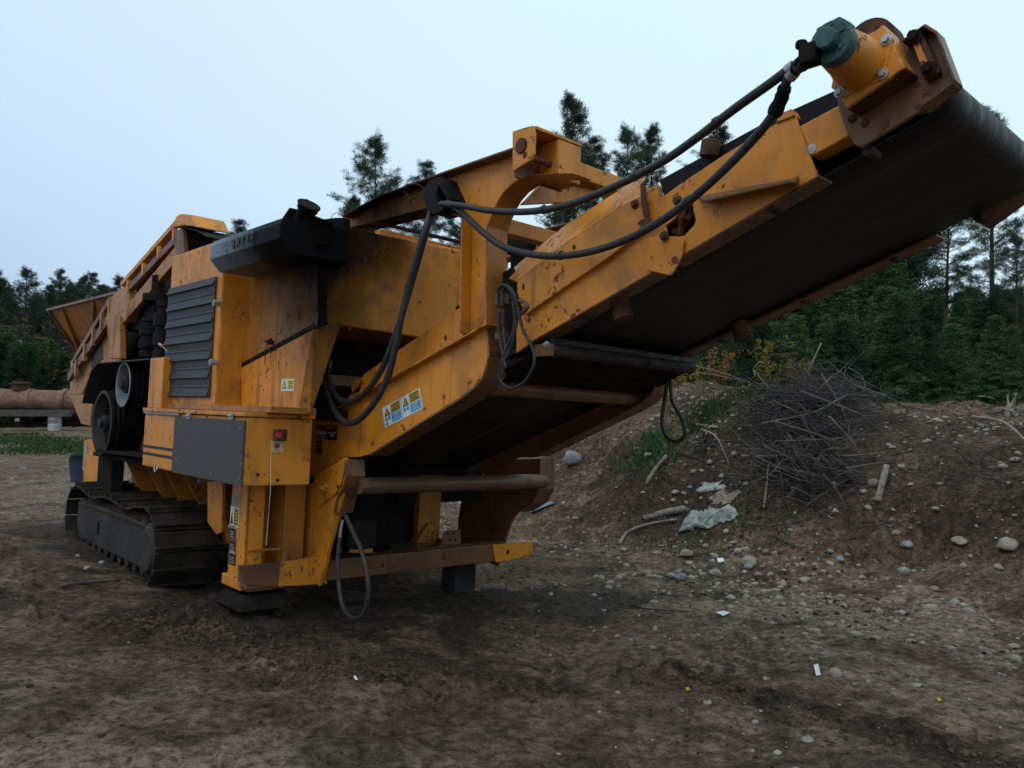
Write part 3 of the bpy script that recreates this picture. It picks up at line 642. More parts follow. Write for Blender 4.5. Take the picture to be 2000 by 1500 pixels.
# --- engine parts seen between hopper and canopy
MB().box((-9.2,2.97,-.1),(-7.2,3.2,.55)).obj('engine_bay_wall','dark',root)
a=S(252,588,2.62);b_=S(297,640,2.62)
MB().box((a.x,2.62,b_.z),(b_.x,3.0,a.z)).obj('battery_box','black',root,bev=.008)
def stack(u,v0,v1,y,r):
    b=S(u,v1,y);h=S(u,v0,y).z-b.z
    return MB().lathe(b,(0,0,1),[(0,r*.9),(h*.12,r*.9),(h*.14,r*.75),(h*.2,r*.75),(h*.22,r),(h*.45,r),(h*.47,r*.75),(h*.55,r*.8),(h*.57,r*1.08),(h*.78,r*1.08),(h*.8,r*.7),(h*.88,r*.7),(h*.9,r*.86),(h,r*.86)],24).obj('filter_canister','black',root,smooth=True)
stack(287,622,697,2.5,.075); stack(314,590,700,2.5,.075)
b=S(308,584,2.55);MB().cyl(b-Zv*.03,b+Zv*.04,.13,n=26).cyl(b+Zv*.04,b+Zv*.22,.06,n=20).obj('air_cleaner','dark',root,smooth=True,bev=.005)
MB().cyl(S(311,672,2.38),S(317,676,2.36),.012,n=8).obj('valve_tag','pink',root,smooth=True)
MB().cyl(S(317,676,2.36),S(327,687,2.36),.004,n=6).obj('valve_lever','steel',root)

MB().ext([S(236,650,3.0),S(262,640,3.0),S(345,505,3.0),S(345,720,3.0),S(236,720,3.0)],(0,.05,0)).obj('engine_bay_filler','dark',root)  # dark filler plate, added so the gap beside the canopy stays dark
# --- feed hopper (left) and the side conveyor frame
HY=2.78
hp=MB().ext([S(95,606,HY),S(232,573,HY),S(262,600,HY+.35),S(262,690,HY+.45),S(150,690,HY+.45)],(0,.02,.0)).obj('feed_hopper','yellow_dirty',root,bev=.004)
MB().beam(S(94,606,HY-.01),S(235,571,HY-.01),.06,.035).obj('hopper_rim','rusty_paint',hp,bev=.004)
for a,b in (((124,603),(155,688)),((184,588),(178,690))):
    A=S(*a,HY+.02);B=S(*b,HY+.40); MB().beam(A,B,.05,.05,up=(1,0,0)).obj('rib','yellow_dirty',hp,bev=.004)
MB().beam(S(97,607,HY+.0),S(152,690,HY+.43),.04,.04).obj('rib','rusty_paint',hp,bev=.004)
MB().ext([S(138,705,2.6),S(175,668,2.6),S(236,612,2.6),S(236,720,2.6),S(180,722,2.6),S(160,770,2.6),S(136,770,2.6)],(0,.05,0)).obj('hopper_side_panel','yellow_dirty',root,bev=.006)
MB().ext([S(178,670,2.59),S(198,652,2.59),S(200,700,2.59),S(178,718,2.59)],(0,.03,0)).obj('access_plate','grey_paint',root,bev=.004)
MB().ext([S(208,612,2.5),S(233,618,2.5),S(235,700,2.5),S(212,700,2.5)],(0,.06,0)).obj('post','yellow_dirty',root,bev=.006)
MB().ext([S(136,772,2.55),S(182,770,2.55),S(176,832,2.55),S(158,828,2.55)],(0,.2,0)).obj('chute','yellow_dirty',root,bev=.006)
MB().ext([S(164,860,2.6),S(195,855,2.6),S(192,942,2.6),S(162,942,2.6)],(0,.12,0)).obj('rear_leg','yellow',root,bev=.006)
q=S(161,918,2.598); decal(root,q,(1,0,0),(0,0,1),.12,.30,[(.1,.1,.9,.45,'d_darkyellow')],'d_grime')
# side conveyor
def chan(p0,p1,y,hh,nm,m,yw=.05): 
    a=S(*p0,y);b=S(*p1,y); return MB().beam(a,b,yw,hh).obj(nm,m,root,bev=.004)
SY=2.55
chan((136,738),(226,607),SY,.10,'side_conveyor_rail','rusty_paint')
chan((146,705),(219,584),SY,.07,'side_conveyor_rail','rusty_paint')
chan((240,556),(347,436),SY,.05,'side_conveyor_rail','yellow')
chan((236,583),(349,466),SY,.07,'side_conveyor_rail','rusty_paint')
chan((240,625),(352,492),SY,.14,'side_conveyor_rail','yellow_dirty')
MB().beam(S(228,640,SY+.1),S(340,510,SY+.1),.06,.08).obj('side_conveyor_rail','yellow_dirty',root,bev=.004)
MB().beam(S(165,712,SY+.2),S(350,470,SY+.2),.25,.10).obj('side_conveyor_belt','rubber',root)
for t in (.02,.27,.52,.77,1):
    u=150+(216-150)*t; v=712+(590-712)*t; MB().beam(S(u,v-8,SY-.02),S(u-2,v+26,SY-.02),.04,.05,up=(1,0,0)).obj('rail_strut','yellow_dirty',root)
for t in (.1,.38,.66,.94):
    u=240+(347-240)*t; v=560+(440-560)*t; MB().beam(S(u,v,SY-.02),S(u,v+24,SY-.02),.03,.04,up=(1,0,0)).obj('rail_strut','yellow',root)
MB().ext([S(212,585,SY-.03),S(232,566,SY-.03),S(246,560,SY-.03),S(258,600,SY-.03),S(245,628,SY-.03),S(212,618,SY-.03)],(0,.1,0)).obj('rail_knuckle','yellow_dirty',root,bev=.006)
MB().ext([S(338,444,SY-.05),S(343,423,SY-.05),S(352,417,SY-.05),S(372,419,SY-.05),S(382,443,SY-.05),S(360,440,SY-.05)],(0,.30,0)).obj('drum_cover','yellow',root,bev=.01)
a=S(349,468,SY); b_=S(352,468,SY)
dr=MB().cyl(S(356,472,SY+.02),S(356,472,SY+.02)+Yv*.55,.14,n=30).obj('side_conveyor_drum','rubber',root,smooth=True)
MB().ext([S(338,450,SY-.03),S(356,446,SY-.03),S(360,492,SY-.03),S(348,500,SY-.03),S(336,470,SY-.03)],(0,.04,0)).obj('drum_bearing_plate','rusty_paint',root,bev=.004)
MB().ext([S(352,443,SY-.02),S(384,448,SY-.02),S(404,462,SY-.02),S(383,452,SY-.02)],(0,.3,0)).obj('rubber_flap','rubber',root)

# --- discharge conveyor, lower section (y 3.05 .. 4.8)
LY=3.05; LF=4.80
prof=[(605,822),(640,820),(662,797),(950,633),(953,690),(950,712),(942,735),(925,757),(900,776),(720,888),(700,893),(672,893),(613,930),(600,935)]
lsp=plate('lower_side_plate',prof,LY,.014)
# top flange, bottom curved flange
strip([(655,800),(950,634)],LY-.05,LY+.04,.012).obj('top_flange','yellow',lsp,bev=.002)
cv=[(951,634),(956,690),(953,714),(944,739),(926,760),(900,780),(820,829),(722,890)]
strip(cv,LY-.004,LY+.16,.012,(0,0,1)).obj('bottom_flange','rusty_paint',lsp,bev=.002)
for (u,v) in ((918,744),(867,773),(912,668),(728,864),(830,795)): bolt(lsp,S(u,v,LY),-Yv,.012,.014,'yellow_worn')
# far side twin of the lower side plate
def shift(o,dy,parent=None,par2=None,m=None):
    c=o.copy(); COL.objects.link(c)
    if m: c.material_slots[0].link='OBJECT'; c.material_slots[0].material=M[m]
    c.parent=parent or o.parent
    c['_c']=tuple(Vector(o['_c'])+Yv*dy)
    if par2 is None: c.location=o.location+Vector((0,dy,0))
    return c
far_lsp=shift(lsp,LF-LY,m='rusty_paint');  # darker paint on the inside face: dirt plus painted-in shade
for ch in list(lsp.children):
    if ch.name.startswith('bottom_flange'):
        c=ch.copy(); COL.objects.link(c); c.parent=far_lsp; c.location=ch.location+Vector((0,-.14,0))
# inner guard plate above the lower section
ip=plate('skirt_plate',[(665,792),(706,745),(710,731),(905,596),(905,662),(860,688)],LY+.06,.012,holes=[[(685,760),(692,742),(706,738),(709,748),(700,765),(688,770)]])
plate('skirt_plate_slot',circ(870,660,2.4,6),LY+.058,.001,'d_black',parent=ip,bev=0)
plate('skirt_plate_slot',circ(765,728,2,5),LY+.058,.001,'d_black',parent=ip,bev=0)
far_ip=shift(ip,1.55)
# floor / belt of the lower section
def P2(u,v,y): p=S(u,v,LY); return Vector((p.x,y,p.z))
MB().add([P2(540,945,LY+.15),P2(930,712,LY+.15),P2(930,712,LF-.05),P2(540,945,LF-.05)]+[P2(540,920,LY+.15),P2(930,688,LY+.15),P2(930,688,LF-.05),P2(540,920,LF-.05)],[(0,1,2,3),(7,6,5,4),(0,4,5,1),(1,5,6,2),(2,6,7,3),(3,7,4,0)]).obj('lower_belt','belt',root)
MB().cyl(P2(905,752,LY+.1),P2(905,752,LF-.05),.05,n=20).obj('fold_beam','rusty_paint',root,smooth=True)
MB().box(P2(930,700,LY+.1),P2(945,728,LF)).obj('fold_plate','dark',root,bev=.004)

# --- big decal pair on lower plate
o_=S(752,836,LY-.0015); xe=S(826,798,LY-.0015); up=S(745,798,LY-.0015)
xd=(xe-o_); W_=xd.length; yd=(up-o_)
items=[]
for k in (0,1):
    b0=.5*k
    items+=[(b0+.03,.50,b0+.19,.93,'tri:d_ink'),(b0+.06,.54,b0+.16,.83,'tri:d_darkyellow',2),(b0+.22,.52,b0+.47,.95,'d_darkyellow'),(b0+.22,.08,b0+.47,.47,'d_blue'),(b0+.03,.26,b0+.10,.46,'dot:d_blue'),(b0+.115,.26,b0+.185,.46,'dot:d_blue')]
    if k==0: items+=[(b0+.04,.04,b0+.11,.22,'dot:d_blue')]
    items+=lines(b0+.24,.55,b0+.45,.92,4,'d_ink')+lines(b0+.24,.12,b0+.45,.44,4,'d_white')
items+=[(.497,0,.503,1,'d_ink')]
decal(lsp,o_,xd,yd,W_,yd.length,items)
# DANGER / IMPORTANT decals
o_=S(618,857,LY-.0015); 
decal(lsp,o_,(1,0,0),(0,0,1),S(637,857,LY).x-S(618,857,LY).x,S(618,830,LY).z-S(618,857,LY).z,[(0.02,.70,.98,.97,'d_red'),(.04,.72,.96,.95,'txt:d_white:DANGER'),(.04,.30,.32,.64,'dot:d_white'),(.36,.30,.64,.64,'dot:d_white'),(.68,.30,.96,.64,'dot:d_white')]+lines(.06,.04,.94,.24,2,'d_white'),'d_black')
o_=S(638,859,LY-.0015); 
decal(lsp,o_,(1,0,0),(0,0,1),S(658,859,LY).x-S(638,859,LY).x,S(638,831,LY).z-S(638,859,LY).z,[(0.02,.70,.98,.97,'d_red'),(.04,.74,.96,.94,'txt:d_white:IMPORTANT'),(.1,.48,.9,.54,'d_white'),(.3,.3,.7,.38,'d_white')],'d_black')
o_=S(617,885,LY-.0015)
decal(lsp,o_,(1,0,0),(0,0,1),S(628,885,LY).x-S(617,885,LY).x,S(617,860,LY).z-S(617,885,LY).z,[(.1,.35,.9,.8,'txt:d_grime:CE')],'d_black')
for (u,v,mm) in ((634,895,'d_blue'),(649,898,'d_yellow')):
    p=S(u,v,LY-.002);MB().cyl(p,p+Yv*.002,.016,n=16).obj('tag',mm,lsp)
MB().cyl(S(636,896,LY-.004),S(645,897,LY-.004),.003,n=6).obj('tag_wire','steel',lsp)

MB().ext([[S(u,v,LY+.13) for u,v in [(890,600),(1000,520),(1040,590),(1035,668),(1010,700),(930,716),(890,690)]]],(0,.01,0)).obj('inner_side_plate','dark',root)
MB().ext([[Vector((S(u,v,LY+.13).x,4.62,S(u,v,LY+.13).z)) for u,v in [(890,600),(1000,520),(1040,590),(1035,668),(1010,700),(930,716),(890,690)]]],(0,.01,0)).obj('inner_side_plate','dark',root)
_a=P2(925,705,3.15);_b=S(1062,668,UY_:=3.10)
MB().add([Vector((_a.x,3.15,_a.z)),Vector((_b.x,3.15,_b.z)),Vector((_b.x,4.55,_b.z)),Vector((_a.x,4.75,_a.z)),Vector((_a.x,3.15,_a.z+.03)),Vector((_b.x,3.15,_b.z+.03)),Vector((_b.x,4.55,_b.z+.03)),Vector((_a.x,4.75,_a.z+.03))],[(0,1,2,3),(7,6,5,4),(0,4,5,1),(1,5,6,2),(2,6,7,3),(3,7,4,0)]).obj('transition_belt','belt',root)
MB().add([_a+Vector((0,0,-.02)),Vector((_b.x-.1,3.15,_b.z-.05)),Vector((_b.x-.1,4.6,_b.z-.05)),Vector((_a.x,4.75,_a.z-.10)),Vector((_a.x,3.15,_a.z-.10))],[(0,1,2,3,4)]).obj('fold_pan','dark',root)

# --- tower (near): column, gusset and arm as one web, flanges
TY=3.12
web=[(671,428),(740,389),(860,345),(1001,297),(1003,300),(1005,322),(1020,338),(1031,341),(1012,350),(995,362),(981,378),(971,395),(960,420),(953,440),(950,530),(951,640),(917,655),(921,430),(905,424),(830,412),(662,452)]
tw=plate('tower',web,TY,.014,label='column and arm that carry the conveyor')
rf=[(1118,338),(1060,339),(1031,343),(1012,352),(995,364),(981,380),(971,397),(960,422),(953,442),(950,530),(951,632),(956,700)]
strip(rf,TY-.07,TY+.09,.014,(-1,0,0)).obj('tower_flange','yellow_dirty',tw,bev=.003)
strip([(903,424),(899,650)],TY-.08,TY+.0,.014,(-1,0,0)).obj('tower_flange','yellow',tw,bev=.003)
# arm I-beam flanges
strip([(668,424),(740,385),(860,341),(1001,292)],TY-.08,TY+.08,.014,(0,0,1)).obj('arm_flange','rusty_paint',tw,bev=.003)
strip([(662,452),(830,409),(905,424)],TY-.07,TY+.08,.012,(0,0,1)).obj('arm_flange','rusty_paint',tw,bev=.003)
# head box
hx0=S(1001,300,3.0).x;hx1=S(1040,300,3.0).x;hzt=S(1020,251,3.0).z;hzb=S(1020,322,3.0).z
hb=MB().ext([[S(1001,257,3.0),S(1022,250,3.0),S(1040,245,3.0),S(1043,262,3.0),S(1041,300,3.0),S(1036,312,3.0),S(1001,335,3.0)],[S(1019+4*math.cos(a),285+6*math.sin(a),3.0) for a in [i*math.pi/5 for i in range(10)]]],(0,.02,0)).obj('head_bracket','yellow_worn',tw,bev=.003)
p=S(1019,285,3.0);MB().lathe(p-Yv*.012,(0,1,0),[(0,.016),(0,.042),(.012,.046),(.02,.046)],24).obj('bushing','rust',hb,smooth=True)
MB().box((hx0,3.02,hzt-.02),(hx1,3.4,hzt)).obj('head_top','yellow',hb,bev=.004)
MB().box((hx0,3.02,hzb-.05),(hx0+.02,3.4,hzt-.02)).obj('head_back','rusty_paint',hb)
MB().box((hx0,3.2,hzb-.04),(hx1,3.4,hzt-.022)).obj('head_block','yellow',hb,bev=.012)
MB().cyl((hx1-.06,3.0,hzb+.05),(hx1-.06,3.2,hzb+.05),.02,n=14).obj('pivot_pin','rust',hb,smooth=True)
# far tower
ft=shift(tw,1.42)
for ch in list(tw.children):
    if 'flange' in ch.name: c=ch.copy(); COL.objects.link(c); c.parent=ft
# cross beams
a=F(1125,313,hx0-.02);MB().box((hx0-.16,3.38,a.z-.105),(hx0-.02,4.6,a.z)).obj('cross_beam','yellow',root,bev=.008)
a=F(1000,428,-3.75);MB().box((-3.85,a.y-.15,a.z-.10),(-3.75,4.6,a.z)).obj('cross_beam','yellow',root,bev=.008)
a=S(1050,380,3.3); MB().ext([F(1020,400,-3.45),F(1065,352,-3.45),F(1165,372,-3.45),F(1165,392,-3.45)],(-.03,0,0)).obj('corner_gusset','yellow',root,bev=.004)

# --- upper conveyor (y 3.1 .. 4.5)
UY=3.10; UF=4.50
beam=[(1008,622),(1024,612),(1177,510),(1270,444),(1266,404),(1330,358),(1420,298),(1500,250),(1532,232),(1550,214),(1563,255),(1580,300),(1599,346),(1315,511),(1033,672),(1008,690)]
usp=plate('upper_side_plate',beam,UY,.014,'yellow',holes=[[(1300,441),(1320,425),(1345,396),(1352,402),(1358,430),(1355,440),(1335,461),(1304,462)]])
strip([(1033,672),(1315,511),(1599,346)],UY,UY+.12,.012,(0,0,1)).obj('bottom_flange','rusty_paint',usp,bev=.002)
fus=shift(usp,UF-UY,m='rusty_paint')
plate('inner_plate',[(1280,430),(1360,375),(1390,430),(1330,480),(1290,480)],UY+.16,.01,'dark')
c=[c for c in usp.children][0]; c2_=c.copy(); COL.objects.link(c2_); c2_.parent=fus; c2_.location=c.location+Vector((0,-.11,0))
# folded guard over the near plate
gz=[(1009,570),(1010,549),(1045,522),(1114,468),(1180,426),(1207,405),(1252,384),(1264,420),(1273,441),(1222,477),(1177,511),(1100,563),(1024,616)]
gd=plate('guard_plate',gz,UY-.03,.010,'yellow_worn')
plate('guard_hole',circ(1121,483,3.4,5),UY-.0315,.001,'d_black',parent=gd,bev=0); plate('guard_hole',circ(1022,560,2.6,6.5),UY-.0315,.001,'d_black',parent=gd,bev=0)
lo=[(1010,549),(1045,522),(1114,468),(1180,426),(1207,405),(1252,384)]
hi=[(985,540),(1020,508),(1098,444),(1180,390),(1215,368),(1262,322)]
V=[];f=[]
for (a,b) in zip(lo,hi): 
    A=S(*a,UY-.03);B=S(*b,UY+.14); V+=[A,B,B-Vector((0,-.01,.012)),A-Vector((0,-.01,.012))]
for i in range(len(lo)-1):
    for k in range(4): f.append((i*4+k,i*4+(k+1)%4,(i+1)*4+(k+1)%4,(i+1)*4+k))
f+=[(0,1,2,3),tuple(4*(len(lo)-1)+k for k in range(4))]
mesh_obj('guard_top',V,f,'yellow_worn',gd)
plate('guard_edge_strip',[(1250,360),(1258,352),(1262,400),(1272,440),(1262,446),(1252,400)],UY-.045,.012,'rust',bev=.002)
plate('guard_hook',[(1243,437),(1252,428),(1264,425),(1273,441),(1262,440),(1256,447),(1250,440)],UY-.05,.01,'rust',bev=.002)
plate('idler_bracket',[(1258,372),(1281,360),(1290,388),(1268,406)],UY+.02,.03,'yellow_worn')
for (u,v) in ((1241,399),(1298,461),(1324,392)): bolt(root,S(u,v,UY-.03),-Yv,.016,.022,'rust')
# idler carriers seen in the window
MB().beam(S(1310,470,UY+.12),S(1350,430,UY+.12),.03,.03).cyl(S(1345,425,UY+.06),S(1345,425,UY+.3),.016).cyl(S(1318,452,UY+.06),S(1318,452,UY+.3),.016).obj('idler_carrier','rusty_paint',root,bev=.003)
MB().box(S(1325,395,UY+.06),S(1336,462,UY+.1)).obj('idler_carrier','yellow_dirty',root,bev=.003)
cp=plate('cover_plate',[(1266,462),(1333,461),(1336,470),(1332,500),(1322,520),(1310,538),(1292,535),(1265,528),(1261,520),(1262,500)],UY-.02,.01,'yellow',bev=.004)
plate('paint_stain',circ(1318,508,7,8),UY-.0212,.001,'d_red',parent=cp,bev=0)
# shelf bracket
shA=[S(1363,384,UY),S(1560,345,UY)];V=[shA[0],shA[1],S(1556,352,UY-.10),S(1540,352,UY-.12),S(1375,390,UY-.06)]
MB().ext(V,(0,0,-.012)).obj('shelf_bracket','rusty_paint',usp,bev=.003)
# beam extension
be=plate('beam_extension',[(1560,247),(1638,205),(1661,264),(1583,306)],UY+.01,.10,'yellow_worn',bev=.006)
bolt(be,S(1585,291,UY+.01),-Yv,.014,.005,'steel')
fbe=shift(be,UF-UY-.1)
# top skirt rubbers (near and far)
for yy in (UY+.10,UF-.12):
    plate('skirt_rubber',[(1288,352),(1500,236),(1642,172),(1650,205),(1560,250),(1300,390)],yy,.02,'rubber',bev=0) if yy<4 else MB().ext([Vector((S(u,v,UY).x,yy,S(u,v,UY).z)) for u,v in [(1288,372),(1642,176),(1650,205),(1300,400)]],(0,.02,0)).obj('skirt_rubber','rubber',root)
# belt loop
by0=UY+.09; by1=UF-.07
A0=S(1045,668,UY);A1=S(1597,351,UY); d=(A1-A0).normalized(); nn=Vector((-d.z,0,d.x))
if nn.z<0: nn=-nn
DS=S(1790,250,UY)
sD=(DS-A0).dot(d); 
# drum centre from the visible end
DR=.095; Lc=[]
offb=.035
sc_=(S(1868,178,by0)-A0).dot(d)-DR
for s in np.linspace(-.05,sc_,12): Lc.append(A0+d*s+nn*offb)
for i in range(1,16):
    g=-math.pi/2+math.pi*i/15; Lc.append(A0+d*(sc_+DR*math.cos(g))+nn*(offb+DR+DR*math.sin(g)))
for s in np.linspace(sc_,-.05,12)[1:]: Lc.append(A0+d*s+nn*(offb+2*DR))
V=[];f=[];ny=9
def sag(s,t): return 0
for p in Lc:
    for k in range(ny):
        t=k/(ny-1); V.append(Vector((p.x,by0+(by1-by0)*t,p.z)))
n=len(Lc)
for i in range(n-1):
    for k in range(ny-1): f.append((i*ny+k,i*ny+k+1,(i+1)*ny+k+1,(i+1)*ny+k))
belt=mesh_obj('conveyor_belt',V,f,'belt',root,smooth='all')
so_=belt.modifiers.new('solid','SOLIDIFY'); so_.thickness=.012
dc=A0+d*sc_+nn*(offb+DR)
MB().lathe(Vector((dc.x,by0+.01,dc.z)),(0,1,0),[(0,.03),(0,DR-.02),(by1-by0-.02,DR-.02)],30).obj('head_drum','rust',root,smooth=True)
# underside pan behind belt so that the trough reads solid
MB().add([A0+nn*.12+Yv*(by0+.03-A0.y),A0+d*(sc_-.2)+nn*.12+Yv*(by0+.03-A0.y),A0+d*(sc_-.2)+nn*.12+Yv*(by1-.03-A0.y),A0+nn*.12+Yv*(by1-.03-A0.y)],[(0,1,2,3)]).obj('trough_pan','dark',root)
for s_ in (.35,.95,1.5,1.95):
    q=A0+d*s_+nn*(-.004); MB().cyl(Vector((q.x,UY+.015,q.z+.02)),Vector((q.x,by0+.02,q.z+.02)),.022,n=14).obj('return_idler','roller',root,smooth=True)
    MB().cyl(Vector((q.x,by1-.02,q.z+.02)),Vector((q.x,UF-.015,q.z+.02)),.022,n=14).obj('return_idler','roller',root,smooth=True)
# fold roller
ra=S(1075,684,UY+.05)
rl=MB().cyl(ra,Vector((ra.x,4.50,ra.z)),.036,n=24).obj('return_roller','roller',root,smooth=True)
MB().box(ra+Vector((-.10,-.03,-.035)),ra+Vector((.03,.0,.035))).obj('roller_bracket','rusty_paint',rl,bev=.003)
bolt(rl,ra+Vector((0,-.03,.03)),-Yv,.012,.02,'steel')
# hanging guide rollers
for (u,v,y) in ((1214,603,UY+.14),(1447,643,UF-.12)):
    p=S(u,v,y);q=Vector(p);k_=.052
    MB().cyl(q-nn*.06,q+nn*.05,k_ if y<4 else .055,n=22).cyl(q+nn*.05,q+nn*.10,.02,n=12).obj('guide_roller','rust',root,smooth=True,bev=.003)
p=S(1385,298,UY+.05);MB().cyl(p-Zv*.02,p+Vector((.01,0,.055)),.045,n=22).obj('guide_roller','rust',root,smooth=True,bev=.003)

# --- head end: motor and brackets
hd=plate('head_bracket_plate',[(1628,172),(1664,140),(1808,46),(1830,60),(1864,152),(1862,162),(1790,222),(1750,246),(1682,288),(1668,283),(1650,250)],UY-.03,.02,'rusty_paint',bev=.004)
# end flange turned toward the viewer
ef=[S(1800,48,UY-.03),S(1808,45,UY-.03),S(1832,62,UY-.03),S(1865,154,UY-.03),S(1850,164,UY-.03)]
strip([(1764,76),(1806,46),(1830,60),(1866,156),(1800,205)],UY-.09,UY-.01,.012,(-.5,0,-.8)).obj('end_flange','rusty_paint',hd,bev=.003)
mc=MB().ext([S(1612,128,UY-.16),S(1726,48,UY-.16),S(1768,132,UY-.16),S(1652,212,UY-.16)],(0,.02,0)).obj('motor_mount','yellow_worn',hd,bev=.005)
# +X-ish end web of the mount going back to the bearing plate
A=S(1726,48,UY-.15);B=S(1768,132,UY-.15); MB().ext([A,B,B+Yv*.13,A+Yv*.13],(-.015,0,.0)).obj('mount_web','yellow_worn',mc,bev=.003)
A=S(1612,128,UY-.15);B=S(1726,50,UY-.15); MB().ext([A,B,B+Yv*.13,A+Yv*.13],(0,0,-.015)).obj('mount_web','yellow',mc,bev=.003)
A=S(1768,134,UY-.15);B=S(1652,212,UY-.15); MB().ext([A,B,B+Yv*.14,A+Yv*.14],(0,0,.012)).obj('mount_web','rust',mc,bev=.003)
plate('bearing_block',[(1772,70),(1800,62),(1836,140),(1806,158)],UY-.07,.04,'rust',parent=hd,bev=.01)
plate('wear_plate',[(1782,84),(1793,78),(1822,146),(1806,150)],UY-.075,.006,'yellow_worn',parent=hd,bev=.002)
for (u,v) in ((1786,72),(1814,134)): bolt(hd,S(u,v,UY-.08),-Yv,.018,.03,'dark')
for (u,v) in ((1665,232),(1690,240)): bolt(hd,S(u,v,UY-.03),-Yv,.012,.012,'rust')
# curved guard behind the motor
cc_=S(1697,85,UY-.02);V=[]
MB().lathe(Vector((cc_.x,UY-.02,cc_.z)),(0,1,0),[(0,.03),(0,.10),(.10,.10)],30).obj('drum_guard','rust',hd,smooth=True)
# motor: front end near the viewer, axis along Y
fe=S(1622,82,UY-.40); 
mt=MB().lathe(fe+Yv*.05,(0,1,0),[(0,.06),(0,.076),(.02,.08),(.19,.098),(.2,.098)],26).obj('motor_housing','yellow_worn',hd,smooth=True)
fp=fe+Yv*.235
MB().ext([fp+Vector((a,0,b)) for a,b in ((-.11,-.06),(-.06,-.115),(.09,-.085),(.125,.055),(.075,.11),(-.08,.10))],(0,.015,0)).obj('motor_flange','yellow_worn',mt,bev=.004)
for a,b in ((.098,.06),(.088,-.066),(-.075,-.09)): bolt(mt,fp+Vector((a,0,b)),-Yv,.014,.018,'steel')
gm=MB().lathe(fe-Yv*.005,(0,1,0),[(0,.05),(0,.078),(.055,.078)],24).ext([fe+Vector((a,.0,b)) for a,b in ((-.06,.02),(-.055,.07),(.03,.085),(.07,.05),(.07,-.03),(.02,-.07),(-.03,-.06))],(0,.045,0)).obj('hydraulic_motor','green',mt,smooth=True,bev=.004)
MB().cyl(fe-Yv*.05,fe,.04,n=20).obj('motor_cap','green',gm,smooth=True,bev=.006)
for a,b in ((-.03,.05),(.0,.062),(.045,.03),(.04,-.03)): MB().cyl(fe+Vector((a,-.012,b)),fe+Vector((a,0,b)),.009,n=8).obj('bolt','green',gm)
pb=fe+Vector((-.06,-.03,-.03));MB().box(pb+Vector((-.035,-.03,-.045)),pb+Vector((.03,.04,.03))).cyl(pb+Vector((-.03,-.01,.02)),pb+Vector((-.03,-.01,.05)),.022,n=14).obj('port_block','dark',gm,bev=.01)
HP=pb+Vector((-.03,0,-.03))

# far head bracket
MB().ext([Vector((S(u,v,UY).x,UF+.02,S(u,v,UY).z)) for u,v in [(1628,200),(1808,90),(1864,160),(1862,170),(1700,310),(1660,290)]],(0,.02,0)).obj('head_bracket_plate','rusty_paint',root,bev=.004)
MB().ext([S(1893,405,UF+.06),S(1905,415,UF+.06),S(1960,385,UF+.06),S(1952,366,UF+.06),S(1900,385,UF+.06)],(0,.02,0)).obj('scraper_bracket','rusty_paint',root,bev=.004)

# --- feet: pivot brackets, arms, cross tube, bumper, legs
BXP=S(640,950,2.98)
def arm(y,first):
    br=MB().ext([P3(u,v,y) for u,v in [(613,929),(672,893),(676,898),(665,945),(655,964),(620,991)]],(0,.03,0)).obj('pivot_bracket','yellow',root,bev=.005)
    return br
def P3(u,v,y): p=S(u,v,2.98); return Vector((p.x,y,p.z))
nb=arm(2.98,True)
p=P3(638,953,2.98);MB().lathe(p,(0,-1,0),[(0,.062),(.008,.062),(.01,.035),(.03,.035),(.03,.018),(.055,.018)],24).obj('pivot_bolt','yellow_worn',nb,smooth=True)
plate('bolt_hole',circ(659,950,2.2,4),2.979,.001,'d_black',parent=nb,bev=0)
# flange of the bracket facing the camera right
strip([(674,897),(676,930),(671,950),(658,975),(652,1003)],2.98,3.14,.014,(-1,0,0)).obj('bracket_flange','rusty_paint',nb,bev=.003)
armpts=[(566,968),(575,960),(612,938),(650,915),(670,925),(668,950),(652,1003),(645,1040),(637,1070),(628,1110),(617,1146),(608,1130),(588,1086)]
na=MB().ext([P3(u,v,3.0) for u,v in armpts],(0,.03,0)).obj('support_arm','yellow',root,bev=.005)
strip([(658,1000),(648,1035),(638,1070),(622,1140)],3.0,3.05,.012,(-1,0,0)).obj('arm_flange','yellow_dirty',na,bev=.002)
for yy in (4.95,):
    fb=MB().ext([S(u,v,yy) for u,v in [(905,955),(985,898),(1055,895),(1052,955),(1040,980),(1012,998),(998,1018),(986,1052),(970,1106),(950,1096),(893,1062),(895,1010)]],(0,.03,0)).obj('support_arm','rusty_paint',root,bev=.005)
    MB().ext([S(u,v,yy+.16) for u,v in [(1058,896),(1079,897),(1078,945),(1070,960),(1050,972),(1050,900)]],(0,.02,0)).obj('pivot_bracket','rusty_paint',fb,bev=.004)
    strip2=strip([(1055,895),(1054,955),(1040,982),(1012,1000)],yy-.02,yy+.17,.014,(-1,0,0)).obj('bracket_flange','rusty_paint',fb,bev=.003)
tc_=P3(672,950,3.1)
MB().cyl(tc_,Vector((tc_.x,4.98,tc_.z)),.062,n=28).obj('cross_tube','tube_paint',root,smooth=True)
